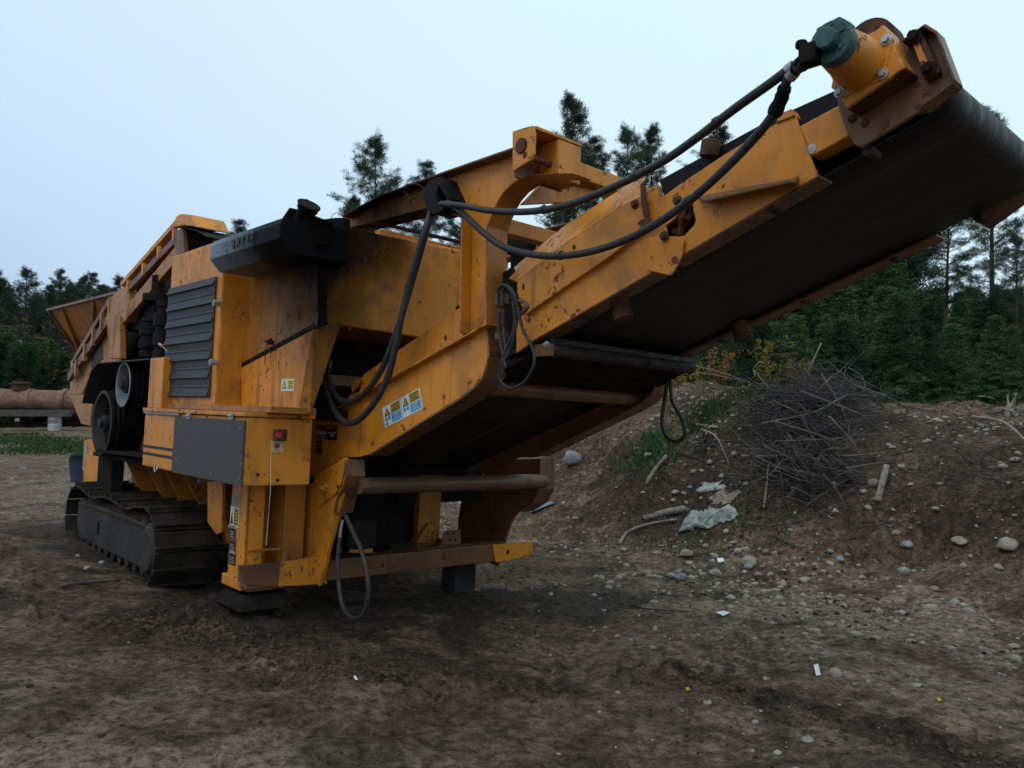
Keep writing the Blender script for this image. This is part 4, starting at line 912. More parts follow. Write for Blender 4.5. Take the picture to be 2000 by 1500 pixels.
# bumper beam
bxb=-5.34; bz_=F(480,1110,bxb).z; bzb=F(545,1146,bxb).z
bm_=MB().box((bxb-.16,2.47,bzb),(bxb,5.12,bz_)).obj('bumper_beam','rusty_paint',root,bev=.008)
MB().box((bxb-.14,5.12,bzb+.01),(bxb-.01,5.25,bz_-.01)).obj('bumper_tip','yellow_worn',bm_,bev=.006)
MB().ext([F(466,1106,bxb+.012),F(548,1098,bxb+.012),F(543,1146,bxb+.012),F(480,1142,bxb+.012)],(-.01,0,0)).obj('bumper_end_plate','rusty_paint',bm_,bev=.003)
MB().ext([F(548,1098,bxb+.010),F(620,1086,bxb+.010),F(640,1140,bxb+.010),F(543,1146,bxb+.010)],(-.008,0,0)).obj('bumper_patch','yellow_worn',bm_,bev=.002)
MB().ext([F(962,1064,bxb+.01),F(1033,1057,bxb+.01),F(1033,1082,bxb+.01),F(1015,1090,bxb+.01),F(968,1099,bxb+.01)],(-.008,0,0)).obj('bumper_patch','yellow',bm_,bev=.002)
p=F(992,1078,bxb+.012);MB().cyl(p-Xv*.001,p+Xv*.001,.02,n=14).obj('bolt_hole','d_black',bm_)
for (u,v) in ((747,1104),(867,1090)): 
    p=F(u,v,bxb+.002);MB().cyl(p-Xv*.001,p+Xv*.001,.014,n=12).obj('bolt_hole','d_black',bm_)
def drilled(u0,v0,u1,v1,x,m,holes):
    pts=[(u0,v1),(u0+6,v0+4),(u0+14,v0),(u1,v0),(u1,v1)]
    o=MB().ext([F(a,b,x) for a,b in pts],(-.012,0,0)).obj('drilled_plate',m,root,bev=.002)
    for (a,b) in holes: q=F(a,b,x+.001); MB().cyl(q,q+Xv*.001,.013,n=10).obj('bolt_hole','d_black',o)
drilled(863,1035,900,1064,bxb-.12,'rusty_paint',((874,1042),(885,1041),(879,1054),(890,1053)))
drilled(682,1049,728,1080,bxb-.03,'yellow_worn',((690,1056),(702,1055),(715,1055),(694,1070),(706,1070),(720,1069)))
# legs
def leg(y0,x0,x1,zt,zb,first):
    l=MB().box((x0,y0,zb),(x0+.02,y0+.3,zt)).box((x0,y0,zb),(x1,y0+.02,zt)).box((x1-.02,y0,zb),(x1,y0+.13,zt)).box((x1-.02,y0+.28,zb),(x1,y0+.30,zt)).box((x0+.02,y0+.28,zb),(x1,y0+.3,zt)).obj('jack_leg','yellow',root,bev=.005)
    MB().box((x0-.03,y0-.03,zb-.07),(x1+.02,y0+.22,zb+.01)).obj('leg_shoe','yellow_worn',l,bev=.01)
    zm=zb-.07
    MB().box((x0+.06,y0+.03,zm-.03),(x1-.02,y0+.2,zm)).ext([Vector((x0-.08,y0-.06,zm-.13)),Vector((x1+.1,y0-.06,zm-.13)),Vector((x1+.03,y0,zm-.03)),Vector((x0-.02,y0,zm-.03))],(0,.34,0)).obj('foot_pad','dark',l,bev=.012)
    return l
lx0=S(447,955,2.5).x;lx1=S(478,960,2.5).x;lzb=S(460,1128,2.5).z;lzt=bz0
ll=leg(2.5,-5.74,-5.46,lzt,lzb,True)
fl=MB().box((-5.9,4.62,-1.60),(-5.7,4.86,-1.3)).obj('jack_leg','frame_grey',root,bev=.005)
MB().box((-6.0,4.35,-1.64),(-5.55,5.1,-1.60)).obj('foot_pad','dark',fl,bev=.004)
MB().box((-5.48,2.78,-1.2),(-5.455,2.95,-.5)).obj('leg_web','yellow_dirty',ll,bev=.003)
MB().box((-5.9,2.72,-1.35),(-5.88,3.3,-.5)).obj('leg_back_plate','dark',ll)
for z in (-1.0,-1.28): MB().box((-5.46,2.52,z),(-5.44,2.80,z+.015)).obj('rib','yellow_dirty',ll)
# decals on the leg
def dq(u0,v0,u1,v1,items,base):
    a=S(u0,v1,2.498);b=S(u1,v0,2.498); decal(ll,a,(1,0,0),(0,0,1),b.x-a.x,b.z-a.z,items,base)
dq(452,965,466,991,lines(.1,.1,.9,.9,5,'d_ink'),'d_grime')
dq(449,992,468,1026,[(.05,.1,.35,.8,'tri:d_ink'),(.42,.08,.95,.95,'d_darkyellow')]+lines(.46,.1,.9,.9,5,'d_ink'),'d_white')
for (v0,w_) in ((1027,'IMPORTANT'),(1052,'DANGER'),(1077,'DANGER')):
    dq(447,v0,461,v0+24,[(.03,.72,.97,.98,'d_red'),(.05,.76,.95,.95,'txt:d_white:'+w_)]+lines(.15,.1,.85,.6,3,'d_grime'),'d_black')
# chassis decals, brackets behind track
a=S(343,968,2.925);
decal(root,a,(1,0,0),(0,0,1),.42,.14,[(.03,.2,.14,.8,'tri:d_ink'),(.16,.1,.46,.9,'d_darkyellow'),(.53,.2,.64,.8,'tri:d_ink'),(.66,.1,.96,.9,'d_darkyellow')],'d_grime')
MB().ext([S(405,940,2.6),S(435,940,2.6),S(432,1040,2.6),S(422,1044,2.6),S(405,1020,2.6)],(0,.03,0)).obj('bracket','yellow',root,bev=.004)
q=S(393,938,2.45);MB().cyl(q,q+Xv*.03,.03,n=14).obj('work_lamp','silver',root,smooth=True)
MB().box((-5.8,4.0,-.75),(-5.75,4.93,-.25)).obj('cross_member','dark',root)
MB().box((-5.95,3.0,-1.1),(-5.85,4.52,-.35)).obj('rear_cross_member','dark',root,bev=.004)
# vertical post and gusset beyond the tube
a=F(862,965,-5.7);b_=F(820,965,-5.7)
MB().box((-5.78,b_.y,-1.25),(-5.7,a.y,-.5)).obj('support_post','yellow_dirty',root,bev=.005)
MB().ext([F(812,1060,-5.65),F(838,1022,-5.65),F(852,1022,-5.65),F(852,1062,-5.65)],(-.1,0,0)).obj('support_gusset','yellow_dirty',root,bev=.004)
MB().box((-5.78,a.y-.03,-1.25),(-5.5,a.y,-1.06)).obj('support_gusset','yellow_dirty',root,bev=.004)

# --- hoses
def hose(pts,r,nm='hydraulic_hose',m='hose',parent=root,n=12):
    return MB().tube([S(u,v,y) for u,v,y in pts],r,n=n,sub=8).obj(nm,m,parent,smooth='all')
hq=HP
from itertools import chain
def hose_to(pts,end,r): return MB().tube([S(u,v,y) for u,v,y in pts]+[Vector(e) for e in end],r,n=12,sub=8).obj('hydraulic_hose','hose',root,smooth='all')
h1=[(862,398,2.96),(905,402,2.93),(955,411,2.92),(1010,414,2.9),(1062,410,2.9),(1120,397,2.9),(1185,371,2.9),(1240,345,2.9),(1300,312,2.88),(1360,270,2.85),(1430,216,2.8),(1500,166,2.76),(1556,126,2.74)]
hose_to(h1,[hq+Vector((-.01,.03,.0))],.019)
h2=[(875,396,2.98),(905,418,2.96),(945,455,2.95),(985,483,2.95),(1040,497,2.95),(1095,500,2.95),(1160,490,2.95),(1230,465,2.95),(1290,432,2.95),(1345,393,2.93),(1400,345,2.9),(1455,290,2.87),(1500,238,2.83),(1525,195,2.8),(1538,155,2.76),(1556,135,2.74)]
hose_to(h2,[hq+Vector((0,0,-.01))],.019)
# taped splice
MB().tube([S(1512,222,2.83),S(1525,195,2.8),S(1533,170,2.77)],.028,n=10,sub=4,jit=.12).obj('tape_wrap','rubber',root,smooth=True)
MB().tube([S(1548,142,2.75),S(1562,126,2.73),hq],.026,n=10,sub=4,jit=.15).obj('hose_fitting','dark',root,smooth=True)
plate('hose_clip',[(1515,240),(1522,222),(1545,212),(1552,226)],UY-.01,.06,'yellow_worn')
for (a,b) in (((1538,139,2.745),(1551,129,2.742)),((1543,150,2.757),(1552,140,2.745)),((641,716,3.04),(643,708,3.1))):
    MB().cyl(S(*a),S(*b),.025,n=14).obj('hose_ferrule','steel',root,smooth=True)
for (u,v,y) in ((1062,410,2.9),(1240,345,2.9),(1400,240,2.825),(1095,500,2.95),(1345,393,2.93),(798,560,2.94),(758,736,2.93)):
    p=S(u,v,y);MB().tube([p+Vector((-.012,0,0)),p+Vector((.012,0,.006))],.0235,n=10,sub=1).obj('hose_tie','d_ink',root)
# rubber sleeve hanging over the arm
sl=[S(838,352,2.98),S(858,345,2.98),S(876,386,2.98),S(872,400,2.98),S(862,412,2.98),S(845,418,2.98),S(832,405,2.98),S(825,385,2.98),S(828,368,2.98)]
MB().ext([sl,[S(857,362,2.98),S(873,388,2.98),S(864,396,2.98),S(853,392,2.98),S(851,378,2.98)]],(0,.16,0)).obj('hose_sleeve','rubber',root,bev=.006)
hose([(846,412,3.05),(836,440,3.0),(822,490,2.98),(806,545,2.97),(790,600,2.96),(772,655,2.96),(745,722,2.96),(710,770,2.96),(675,784,2.95),(652,768,2.95),(641,735,2.98),(640,715,3.05),(646,700,3.2)],.021)
hose([(842,414,3.03),(832,445,2.97),(815,500,2.95),(798,560,2.94),(785,615,2.93),(772,680,2.93),(755,742,2.93),(725,795,2.92),(690,826,2.92),(662,815,2.92),(645,782,2.93),(638,745,2.96),(640,712,3.05),(646,700,3.2)],.022)
# lower loop to the tail
hose([(668,1000,3.02),(676,1010,3.0),(690,1040,2.98),(706,1075,2.96),(717,1120,2.95),(719,1165,2.95),(710,1198,2.96),(692,1208,2.97),(672,1190,3.0),(662,1145,3.02),(660,1090,3.03),(664,1050,3.05)],.016)
hose([(668,1015,3.1),(664,1040,3.08),(662,1080,3.08)],.016,'pipe_end','steel')
MB().box(S(655,1010,3.15),S(690,1075,3.15)+Yv*.2).obj('valve_block','dark',root,bev=.02)
# tangle of thin hoses on the column
th=.009
for pts in ([(972,600),(972,570),(982,557),(996,565),(1002,590),(1004,640),(985,690),(975,735),(995,758),(1025,745),(1043,710),(1040,680),(1020,640),(1012,600)],
            [(980,600),(982,570),(992,560),(1006,580),(1010,620),(1000,670),(985,705),(980,735)],
            [(975,605),(975,650),(982,690),(988,720)],[(983,605),(984,650),(990,700)]):
    hose([(u,v,2.98+.01*math.sin(i*1.7)) for i,(u,v) in enumerate(pts)],th,n=8)
MB().box(S(965,575,3.0),S(984,592,3.0)+Yv*.04).obj('hose_clamp','rusty_paint',root,bev=.003); MB().box(S(966,650,3.0),S(983,662,3.0)+Yv*.04).obj('hose_clamp','rusty_paint',root,bev=.003)
hose([(1012,588,2.99),(1024,590,2.98),(1030,600,2.98),(1020,612,2.99)],.012,'hose_end','rusty_paint',n=8)
# far side loop
hose([(1305,722,4.62),(1300,770,4.62),(1293,820,4.62),(1300,850,4.62),(1320,862,4.62),(1338,850,4.62),(1332,818,4.62),(1312,780,4.62),(1310,722,4.62)],.014,n=8)
# wire on arm
hose([(845,385,3.0),(820,362,3.0),(795,360,3.0),(790,375,3.02),(808,395,3.0),(812,410,3.0),(800,408,3.0),(798,390,3.0),(820,378,3.0),(840,372,3.0)],.0025,'wire','rust',n=5)
hose([(647,450,2.8),(645,430,2.8),(655,416,2.8),(668,420,2.85)],.0025,'wire','rust',n=5)
# ================================================ SURROUNDINGS
def put(o,loc,rz=0,sc=1,rx=0,ry=0):
    o.location=loc; o.rotation_euler=(rx,ry,rz); o.scale=(sc,)*3 if not isinstance(sc,(tuple,list)) else sc; return o
def add_o(name,me,parent=None): 
    o=bpy.data.objects.new(name,me); COL.objects.link(o); o.parent=parent; return o
def np_mesh(name,V,Fq,m,smooth=False):
    V=np.asarray(V,float);Fq=np.asarray(Fq,np.int32);me=bpy.data.meshes.new(name)
    me.vertices.add(len(V));me.vertices.foreach_set('co',V.ravel());k=Fq.shape[1]
    me.loops.add(Fq.size);me.loops.foreach_set('vertex_index',Fq.ravel());me.polygons.add(len(Fq));me.polygons.foreach_set('loop_start',(np.arange(len(Fq))*k).astype(np.int32))
    me.update(calc_edges=True);me.materials.append(M[m])
    if smooth: me.shade_smooth()
    return me
def leaf_mat(name,c1,c2,sc=1.2,trans=.25,rough=.7):
    m,nt,b=mat(name);L=nt.links.new
    pos=N(nt,'ShaderNodeNewGeometry').outputs['Position']
    oi=N(nt,'ShaderNodeObjectInfo')
    f=mth(nt,'ADD',mth(nt,'MULTIPLY',noise(nt,pos,sc,4,.6),.7),mth(nt,'MULTIPLY',noise(nt,pos,sc*9,3,.6),.3))
    f=mth(nt,'ADD',f,mth(nt,'MULTIPLY',mth(nt,'SUBTRACT',oi.outputs['Random'],.5),.28))
    L(ramp(nt,f,[(.38,c1),(.62,c2)]),b.inputs['Base Color']); b.inputs['Roughness'].default_value=rough; b.inputs['Specular IOR Level'].default_value=.2
    return m
M['pine']=leaf_mat('pine_needles',(.014,.028,.016),(.046,.074,.040),.8)
M['spruce']=leaf_mat('young_conifer_needles',(.016,.040,.018),(.072,.130,.054),.7)
M['yellowleaf']=leaf_mat('autumn_yellow_leaves',(.16,.13,.015),(.55,.36,.03),4)
M['orangeleaf']=leaf_mat('autumn_orange_leaves',(.09,.045,.012),(.30,.14,.025),4)
M['grass']=leaf_mat('green_grass',(.022,.05,.012),(.07,.12,.03),5)
M['bark_red']=rough_mat('pine_bark',(.055,.032,.022),(.15,.08,.05),9,.9,.8,dist=.03)
M['bark']=rough_mat('grey_bark',(.03,.025,.022),(.075,.062,.053),12,.9,.8,dist=.02)
M['twig']=rough_mat('dry_twigs',(.020,.016,.016),(.075,.062,.060),6,.9,.4)
M['twig_grey']=rough_mat('grey_twigs',(.05,.044,.04),(.16,.14,.125),6,.9,.4)
M['twig_pale']=rough_mat('bleached_wood',(.14,.115,.095),(.32,.28,.245),14,.85,.6)
M['twig_red']=rough_mat('reddish_wood',(.10,.05,.028),(.22,.12,.07),14,.85,.6)
M['stone']=rough_mat('pale_field_stone',(.19,.165,.135),(.36,.32,.27),9,.85,.5,sc2=60)
M['stone_grey']=rough_mat('grey_stone',(.14,.15,.155),(.29,.30,.31),9,.85,.5,sc2=60)
M['stone_pink']=rough_mat('pinkish_stone',(.15,.11,.095),(.30,.235,.20),9,.85,.5,sc2=60)
M['plastic']=rough_mat('dirty_white_plastic',(.13,.14,.13),(.47,.50,.48),11,.5,.4,sc2=18)
M['board']=rough_mat('blue_grey_sheet_metal',(.07,.10,.13),(.17,.22,.27),6,.45,.2)
M['soil']=rough_mat('turned_soil',(.03,.02,.014),(.12,.082,.056),6,.95,.8,sc2=40,spec=.05)
M['paper']=flat('white_paper',(.75,.78,.8)); M['leafy']=flat('fallen_yellow_leaf',(.5,.32,.03))
M['white_drum']=flat('white_barrel',(.55,.58,.6)); M['plank']=rough_mat('weathered_planks',(.04,.036,.032),(.12,.105,.09),4,.85,.6,sc2=26)
M['pipe']=rough_mat('rusty_red_pipe',(.10,.052,.036),(.30,.165,.115),1.6,.8,.3,sc2=9)
M['fern']=leaf_mat('green_fern',(.02,.05,.015),(.06,.13,.04),5)

def needles(centers,sizes,per,rng,L=.16,wd=.012,flatn=.5):
    """fans of thin leaf blades scattered around centres"""
    n=len(centers)*per
    c=np.repeat(centers,per,0); s=np.repeat(sizes,per)
    off=rng.normal(0,1,(n,3)); off/=np.linalg.norm(off,axis=1,keepdims=True)+1e-9; off*= (rng.random((n,1))**.5)*s[:,None]; off[:,2]*=flatn
    p=c+off; d=rng.normal(0,1,(n,3))+off/(s[:,None]+1e-6)*1.2; d[:,2]+=.3; d/=np.linalg.norm(d,axis=1,keepdims=True)
    q=np.cross(d,rng.normal(0,1,(n,3))); q/=np.linalg.norm(q,axis=1,keepdims=True)+1e-9
    l=(L*(.6+.8*rng.random((n,1)))); w_=wd*(.7+.6*rng.random((n,1)))
    V=np.stack([p-q*w_,p+q*w_,p+d*l+q*w_*.3,p+d*l-q*w_*.3],1).reshape(-1,3)
    return V,np.arange(n*4).reshape(-1,4)
def tubes(segs,n=5):
    """segs: list of (p,q,r0,r1)"""
    V=[];Fc=[];o=0
    for p,q,r0,r1 in segs:
        p=np.array(p,float);q=np.array(q,float);d=q-p;d/=np.linalg.norm(d)+1e-9;t=np.array([0,0,1.]) if abs(d[2])<.9 else np.array([1.,0,0]);x=np.cross(d,t);x/=np.linalg.norm(x);y=np.cross(d,x)
        for c,r in((p,r0),(q,r1)):
            for k in range(n): g=2*math.pi*k/n;V.append(c+x*math.cos(g)*r+y*math.sin(g)*r)
        for k in range(n): Fc.append((o+k,o+(k+1)%n,o+n+(k+1)%n,o+n+k))
        o+=2*n
    return np.array(V),np.array(Fc)
def make_pine(seed,H,start,width,dens=1.0,kind='pine',bare=False):
    rng=np.random.default_rng(seed); segs=[]; tr=[]
    lean=rng.normal(0,.012,2); z=0;px=np.array([0,0,0.]);n=14
    pts=[np.array([lean[0]*H*t+.06*math.sin(t*5+seed),lean[1]*H*t,H*t]) for t in np.linspace(0,1,n)]
    r0=H*.0125
    for i in range(n-1): tr.append((pts[i],pts[i+1],r0*(1-.93*i/(n-1)),r0*(1-.93*(i+1)/(n-1))))
    cen=[];siz=[]
    z=start*H; br=[]
    while z<H*.985:
        t=(z/H-start)/(1-start)
        if kind=='pine': ln=width*min(1,(1-t)*2.2+.16)*(.75+.25*math.sin(t*3))*(1 if t>.25 else .6+1.6*t)
        else: ln=width*(1.02-t)**.85
        nb=int(rng.integers(4,8)) if kind=='pine' else int(rng.integers(5,8))
        for k in range(nb):
            if kind=='pine' and rng.random()<.28: continue
            g=rng.random()*6.283; l=max(.18,ln*(.55+.6*rng.random())); up=(.15+.75*t) if kind=='pine' else (.0+.7*t)
            up+=rng.normal(0,.12)
            base=pts[0]*0+np.array([np.interp(z,[p[2] for p in pts],[p[0] for p in pts]),np.interp(z,[p[2] for p in pts],[p[1] for p in pts]),z])
            dr=np.array([math.cos(g),math.sin(g),up]); dr/=np.linalg.norm(dr)
            m=max(2,int(l/.22)); prev=base
            for j in range(1,m+1):
                q=base+dr*l*j/m+np.array([0,0,(.10 if kind=='pine' else -.06)*l*(j/m)**2])+rng.normal(0,.03*l,3)*(j/m)
                segs.append((prev,q,max(.004,.018*l*(1-(j-1)/m)),max(.003,.018*l*(1-j/m)))); prev=q
                fr=j/m
                if fr>(.45 if kind=='pine' else .15):
                    for _ in range(int(round((4.6 if kind=='pine' else 1.9)*dens))):
                        sd_=np.cross(dr,[0,0,1.]); o=sd_*rng.normal(0,.24*l*(1.15-fr*.6))+rng.normal(0,.07,3)+dr*rng.normal(0,.12*l)+np.array([0,0,.05])
                        cen.append(q+o); siz.append((.07+.11*rng.random()) if kind=='pine' else .09+.12*rng.random())
                        if rng.random()<.5: segs.append((q,q+o,.006,.003))
        z+=H*((.030 if z<H*.6 else .021) if kind=='pine' else .034)*(.7+.6*rng.random())
    if kind=='pine' and start>.3:
        for k in range(10):   # dead stubs below the crown
            zz=H*start*(.35+.6*rng.random());g=rng.random()*6.28;l=.3+rng.random()*width*.5; b=np.array([0,0,zz]);segs.append((b,b+np.array([math.cos(g)*l,math.sin(g)*l,l*.1]),.014,.004))
    cen.append(pts[-1]);siz.append(.1)
    V,Fq=needles(np.array(cen),np.array(siz),int(30 if kind=='pine' else 30),rng,L=.125 if kind=='pine' else .12,wd=.0068 if kind=='pine' else .008 if kind=='pine' else .010,flatn=.55)
    Vb,Fb=tubes(segs,3); Vt,Ft=tubes(tr,9)
    crown=np_mesh('crown',np.vstack([V,Vb]),np.vstack([Fq,Fb+len(V)]),'pine' if kind=='pine' else 'spruce')
    crown.materials.append(M['bark']); mi=np.zeros(len(Fq)+len(Fb),np.int32); mi[len(Fq):]=1; crown.polygons.foreach_set('material_index',mi)
    trunk=np_mesh('trunk',Vt,Ft,'bark_red' if kind=='pine' else 'bark',smooth=True)
    return dict(crown=crown,trunk=trunk,H=H,nf=len(Fq))
def tree(proto,name,loc,H,rz,label,group=None,cat='tree',wx=1.0):
    r=bpy.data.objects.new(name,None); COL.objects.link(r); r.empty_display_size=.3
    s=H/proto['H']; r.location=loc; r.rotation_euler=(0,0,rz); r.scale=(s*wx,s*wx,s)
    add_o('crown',proto['crown'],r); add_o('trunk',proto['trunk'],r); tag(r,label,cat,group); return r
pines=[make_pine(11,12,.40,1.55,.9),make_pine(12,12,.30,1.7,.95),make_pine(13,12,.48,1.6,1.0),make_pine(14,12,.25,1.45,1.0)]
sprs=[make_pine(21,5,.04,1.15,1.05,'spruce'),make_pine(22,5,.03,1.3,1.1,'spruce'),make_pine(23,5,.06,1.05,1.1,'spruce')]
def at(u,D):   # ground point at column u, distance D
    r=wray(u,785); x=r[0]/r[1]*D; return (x,D,hz(x,D)-.05)
def treeH(v,D,z0): return CAMZ+(785-v)/FPX*D-z0
def ptree(k,u,vtop,D,rz,label,group=None,wx=1.0,name='pine_tree'):
    p=at(u,D); return tree(pines[k] if name=='pine_tree' else sprs[k%3],name,p,treeH(vtop,D,p[2])*1.0,rz,label,group,'pine tree' if name=='pine_tree' else 'conifer',wx)
# pines standing alone against the sky
ptree(1,735,262,34,.4,'open-crowned pine rising above the machine left of the hose sleeve, tallest on that side',wx=.95)
ptree(3,683,382,36,1.0,'short pine top just right of the exhaust pipe, lower neighbour of the open-crowned pine',wx=.9)
ptree(0,838,318,38,2.0,'pine top showing behind the rubber hose sleeve on the machine arm',wx=.95)
ptree(2,900,350,44,2.2,'distant pine whose tip barely shows over the rusty arm left of the tower head')
ptree(3,1122,180,27,3.1,'tallest slender pine right behind the tower head of the machine',wx=.95)
ptree(0,1168,268,30,.9,'bushy pine close to the right of the tallest slender pine',wx=.95)
ptree(1,1222,244,31,4.0,'middle pine of the three dense crowns between tower head and hoses',wx=.85)
ptree(3,1277,245,32,5.2,'rightmost pine of the dense crowns just left of the two rising hoses',wx=.85)
ptree(2,1085,380,36,.2,'pine seen through the gap under the tower cross beams',wx=.9)
ptree(1,1415,243,40,1.2,'pine tip peeping over the top edge of the conveyor')
ptree(0,470,432,50,1.9,'small pine tip just above the grey exhaust hood')
ptree(2,1838,385,20,.5,'tall pine with straight reddish trunk and wide bare limbs at the right',wx=1.25)
ptree(3,1942,205,24,2.7,'tall pine at the right edge, its tip showing above the conveyor head drum',wx=.95)
ptree(1,1985,455,19,4.1,'dark bushy pine cut by the right edge of the photo',wx=1.0)
ptree(0,1755,430,26,3.3,'slim pine with pale trunk left of the tall reddish-trunked pine',wx=.9)
# left forest edge
rr=random.Random(5)
left=[(6,545,62,2),(45,522,60,1),(75,575,66,3),(104,560,66,2),(113,528,58,0),(135,550,70,1),(160,538,58,3),(182,535,60,0),(205,560,68,2),(228,538,60,1),(-15,530,60,0),(-40,550,64,3),(255,560,66,2)]
nm=['outermost','tallest','low','narrow','pointed','small','broad','dense','short','slim','half-hidden','edge','last']
for i,(u,v,D,k) in enumerate(left):
    lab={0:'dark pine touching the left edge of the photo in the far forest edge',1:'tall pine standing out of the forest edge above the rusty pipe',4:'pointed pine in the middle of the far left forest edge',6:'broad dark pine of the far forest edge above the hopper rim',9:'pine of the far forest edge nearest the machine, just left of its sloping side conveyor'}.get(i)
    ptree(k,u,v,D,rr.random()*6,lab or 'dark pine among others in the far left forest edge, its crown merging with its neighbours',None if lab else 'merging pines of the left forest edge',wx=.95)
for i in range(15):
    ptree(i%4,-50+i*21+rr.uniform(-6,6),rr.uniform(560,600),rr.uniform(68,78),rr.random()*6,'dark pine among others in the far left forest edge, its crown merging with its neighbours','merging pines of the left forest edge',1.15)
for i in range(34):
    u=-60+i*9.5+rr.uniform(-5,5);D=rr.uniform(48,57);v=rr.uniform(640,715)
    ptree(i,u,v,D,rr.random()*6,'young green conifer in the low thicket behind the rusty pipe','young conifers behind the rusty pipe',1.35,'young_conifer')
# dense young stand behind the bank
cnt=0
for row,(D,vt,n) in enumerate(((17,610,15),(19.5,560,15),(22,520,16),(25,480,16),(29,455,14))):
    for i in range(n):
        u=1290+ (i+rr.uniform(-.35,.35))*(800/n); v=vt+rr.uniform(-35,45)
        if u<1500: v=max(v,640-(u-1290)*.15)
        if u>1780: v=max(v,rr.uniform(560,640))
        ptree(i+row,u,v,D,rr.random()*6,'dark green young conifer in the dense thicket behind the earth bank','dense young conifers behind the bank',rr.uniform(1.0,1.7),'young_conifer')
for i in range(16):
    u=560+i*48+rr.uniform(-10,10)
    ptree(i,u,rr.uniform(560,640),rr.uniform(30,36),rr.random()*6,'young conifer hidden behind the machine, seen only through its gaps','young conifers behind the machine',1.3,'young_conifer')
# birches with autumn leaves
def make_birch(seed,H,matn,dens=1):
    rng=np.random.default_rng(seed);segs=[];cen=[]
    for s in range(5):
        g=rng.random()*6.28;p=np.array([rng.normal(0,.06),rng.normal(0,.06),0]);d=np.array([math.cos(g)*.22,math.sin(g)*.22,1.]);r=.018
        for j in range(12):
            d=d+rng.normal(0,.09,3);d/=np.linalg.norm(d);q=p+d*H/12*(.7+.4*rng.random());segs.append((p,q,r,r*.85));r*=.85;p=q
            if j>2:
                for k in range(2):
                    e=d*.4+rng.normal(0,.6,3);e/=np.linalg.norm(e);L=H*.16*rng.random()+.1;segs.append((p,p+e*L,.005,.002))
                    for w_ in range(int(4*dens)): cen.append(p+e*L*rng.random()+rng.normal(0,.03,3))
    cen=np.array(cen);V,Fq=needles(cen,np.full(len(cen),.05),3,rng,L=.055,wd=.022,flatn=1)
    Vb,Fb=tubes(segs,4)
    return dict(crown=np_mesh('leaves',V,Fq,matn),trunk=np_mesh('stems',Vb,Fb,'bark'),H=H)
by=make_birch(3,2.6,'yellowleaf'); bo=make_birch(4,2.3,'orangeleaf',1.2); bt=make_birch(6,5.5,'orangeleaf',.7)
def birch(pr,u,D,vt,label,group=None,wx=1):
    p=at(u,D);r=bpy.data.objects.new('birch_sapling',None);COL.objects.link(r);r.location=p;H=treeH(vt,D,p[2]);s=H/pr['H'];r.scale=(s*wx,s*wx,s);r.rotation_euler=(0,0,random.random()*6)
    add_o('leaves',pr['crown'],r);add_o('stems',pr['trunk'],r);tag(r,label,'sapling',group);return r
birch(by,1500,13.6,655,'yellow-green birch sapling on the bank crest left of the brush pile',wx=1.1)
birch(bo,1548,13.9,690,'small orange-yellow birch sapling right behind the crest, beside the yellow-green one',wx=.8)
birch(bo,1395,15,672,'orange-leaved sapling in the shade under the conveyor',wx=1.2)
birch(by,1352,15.5,700,'sparse yellow-leaved sapling left of the orange one under the conveyor')
birch(bo,1322,14,720,'low orange shrub beside the hanging hose loop',wx=1.2)
birch(bt,95,50,620,'orange autumn birch among the conifers behind the rusty pipe',wx=1.5)
birch(bt,35,52,600,'pale yellow-orange birch at the far left behind the pipe',wx=1.2)

# ---- stones
def make_stone(seed,sub=3):
    bm=bmesh.new(); bmesh.ops.create_icosphere(bm,subdivisions=sub,radius=1); rng=random.Random(seed)
    ax=[rng.uniform(.75,1.15),rng.uniform(.6,.95),rng.uniform(.5,.75)]
    for v in bm.verts:
        n_=float(fbm(np.array([v.co.x*1.1+seed*3.1]),np.array([v.co.y*1.1+v.co.z*1.7+seed]),1.0,3,seed)[0]); v.co=v.co*(1+.38*n_); 
        v.co=Vector([v.co[i]*ax[i] for i in range(3)])
        if v.co.z<-.3: v.co.z=-.3-(abs(v.co.z)-.3)*.3
    me=bpy.data.meshes.new('stone'); bm.to_mesh(me); bm.free(); me.shade_smooth(); return me
st_m=[]
for i,mn in enumerate(('stone','stone','stone_grey','stone_pink','stone','stone_grey')):
    me=make_stone(i+1); me.materials.append(M[mn]); st_m.append(me)
def stone(u,v,wpx,k,label,group=None,hfac=1,name='stone',sink=.1):
    p=G(u,v+wpx*.25); D=p.y; r=wpx/2*D/FPX
    o=add_o(name,st_m[k%6]); o.location=p+Vector((0,0,r*(.35-sink))); o.rotation_euler=(random.uniform(-.2,.2),random.uniform(-.2,.2),random.random()*6.3); o.scale=(r,r,r*hfac); tag(o,label,'stone',group); return o
stone(1968,1060,44,0,'large tan boulder highest at the right end of the bank',hfac=1.2,name='boulder')
stone(1873,1052,30,1,'pale rounded stone left of the large tan boulder')
stone(1772,1062,28,2,'flat bluish-grey stone on the right bank')
stone(1706,942,27,3,'brown stone touching the broken grey branch stump on the bank',hfac=1.3)
stone(1687,958,17,0,'small pale stone just left of the brown one by the branch stump')
stone(1320,960,20,1,'pale round stone of the pair below the driftwood stick')
stone(1336,962,14,0,'smaller stone of the pair below the driftwood stick')
stone(1341,1078,28,0,'pale oval stone alone at the foot of the bank under the white plastic sheet')
stone(1378,1065,15,4,'small tan stone right above the lone oval stone')
stone(1398,1086,14,5,'small bluish stone between the oval stone and the stone cluster')
stone(1432,1058,16,1,'upright pale stone at top left of the stone cluster')
stone(1441,1074,18,4,'tan round stone of the stone cluster')
stone(1458,1072,15,0,'narrow upright stone of the stone cluster',hfac=1.4)
stone(1463,1093,34,0,'largest tan stone, in front of the stone cluster')
stone(1462,1104,22,2,'grey stone leaning on the largest stone of the cluster')
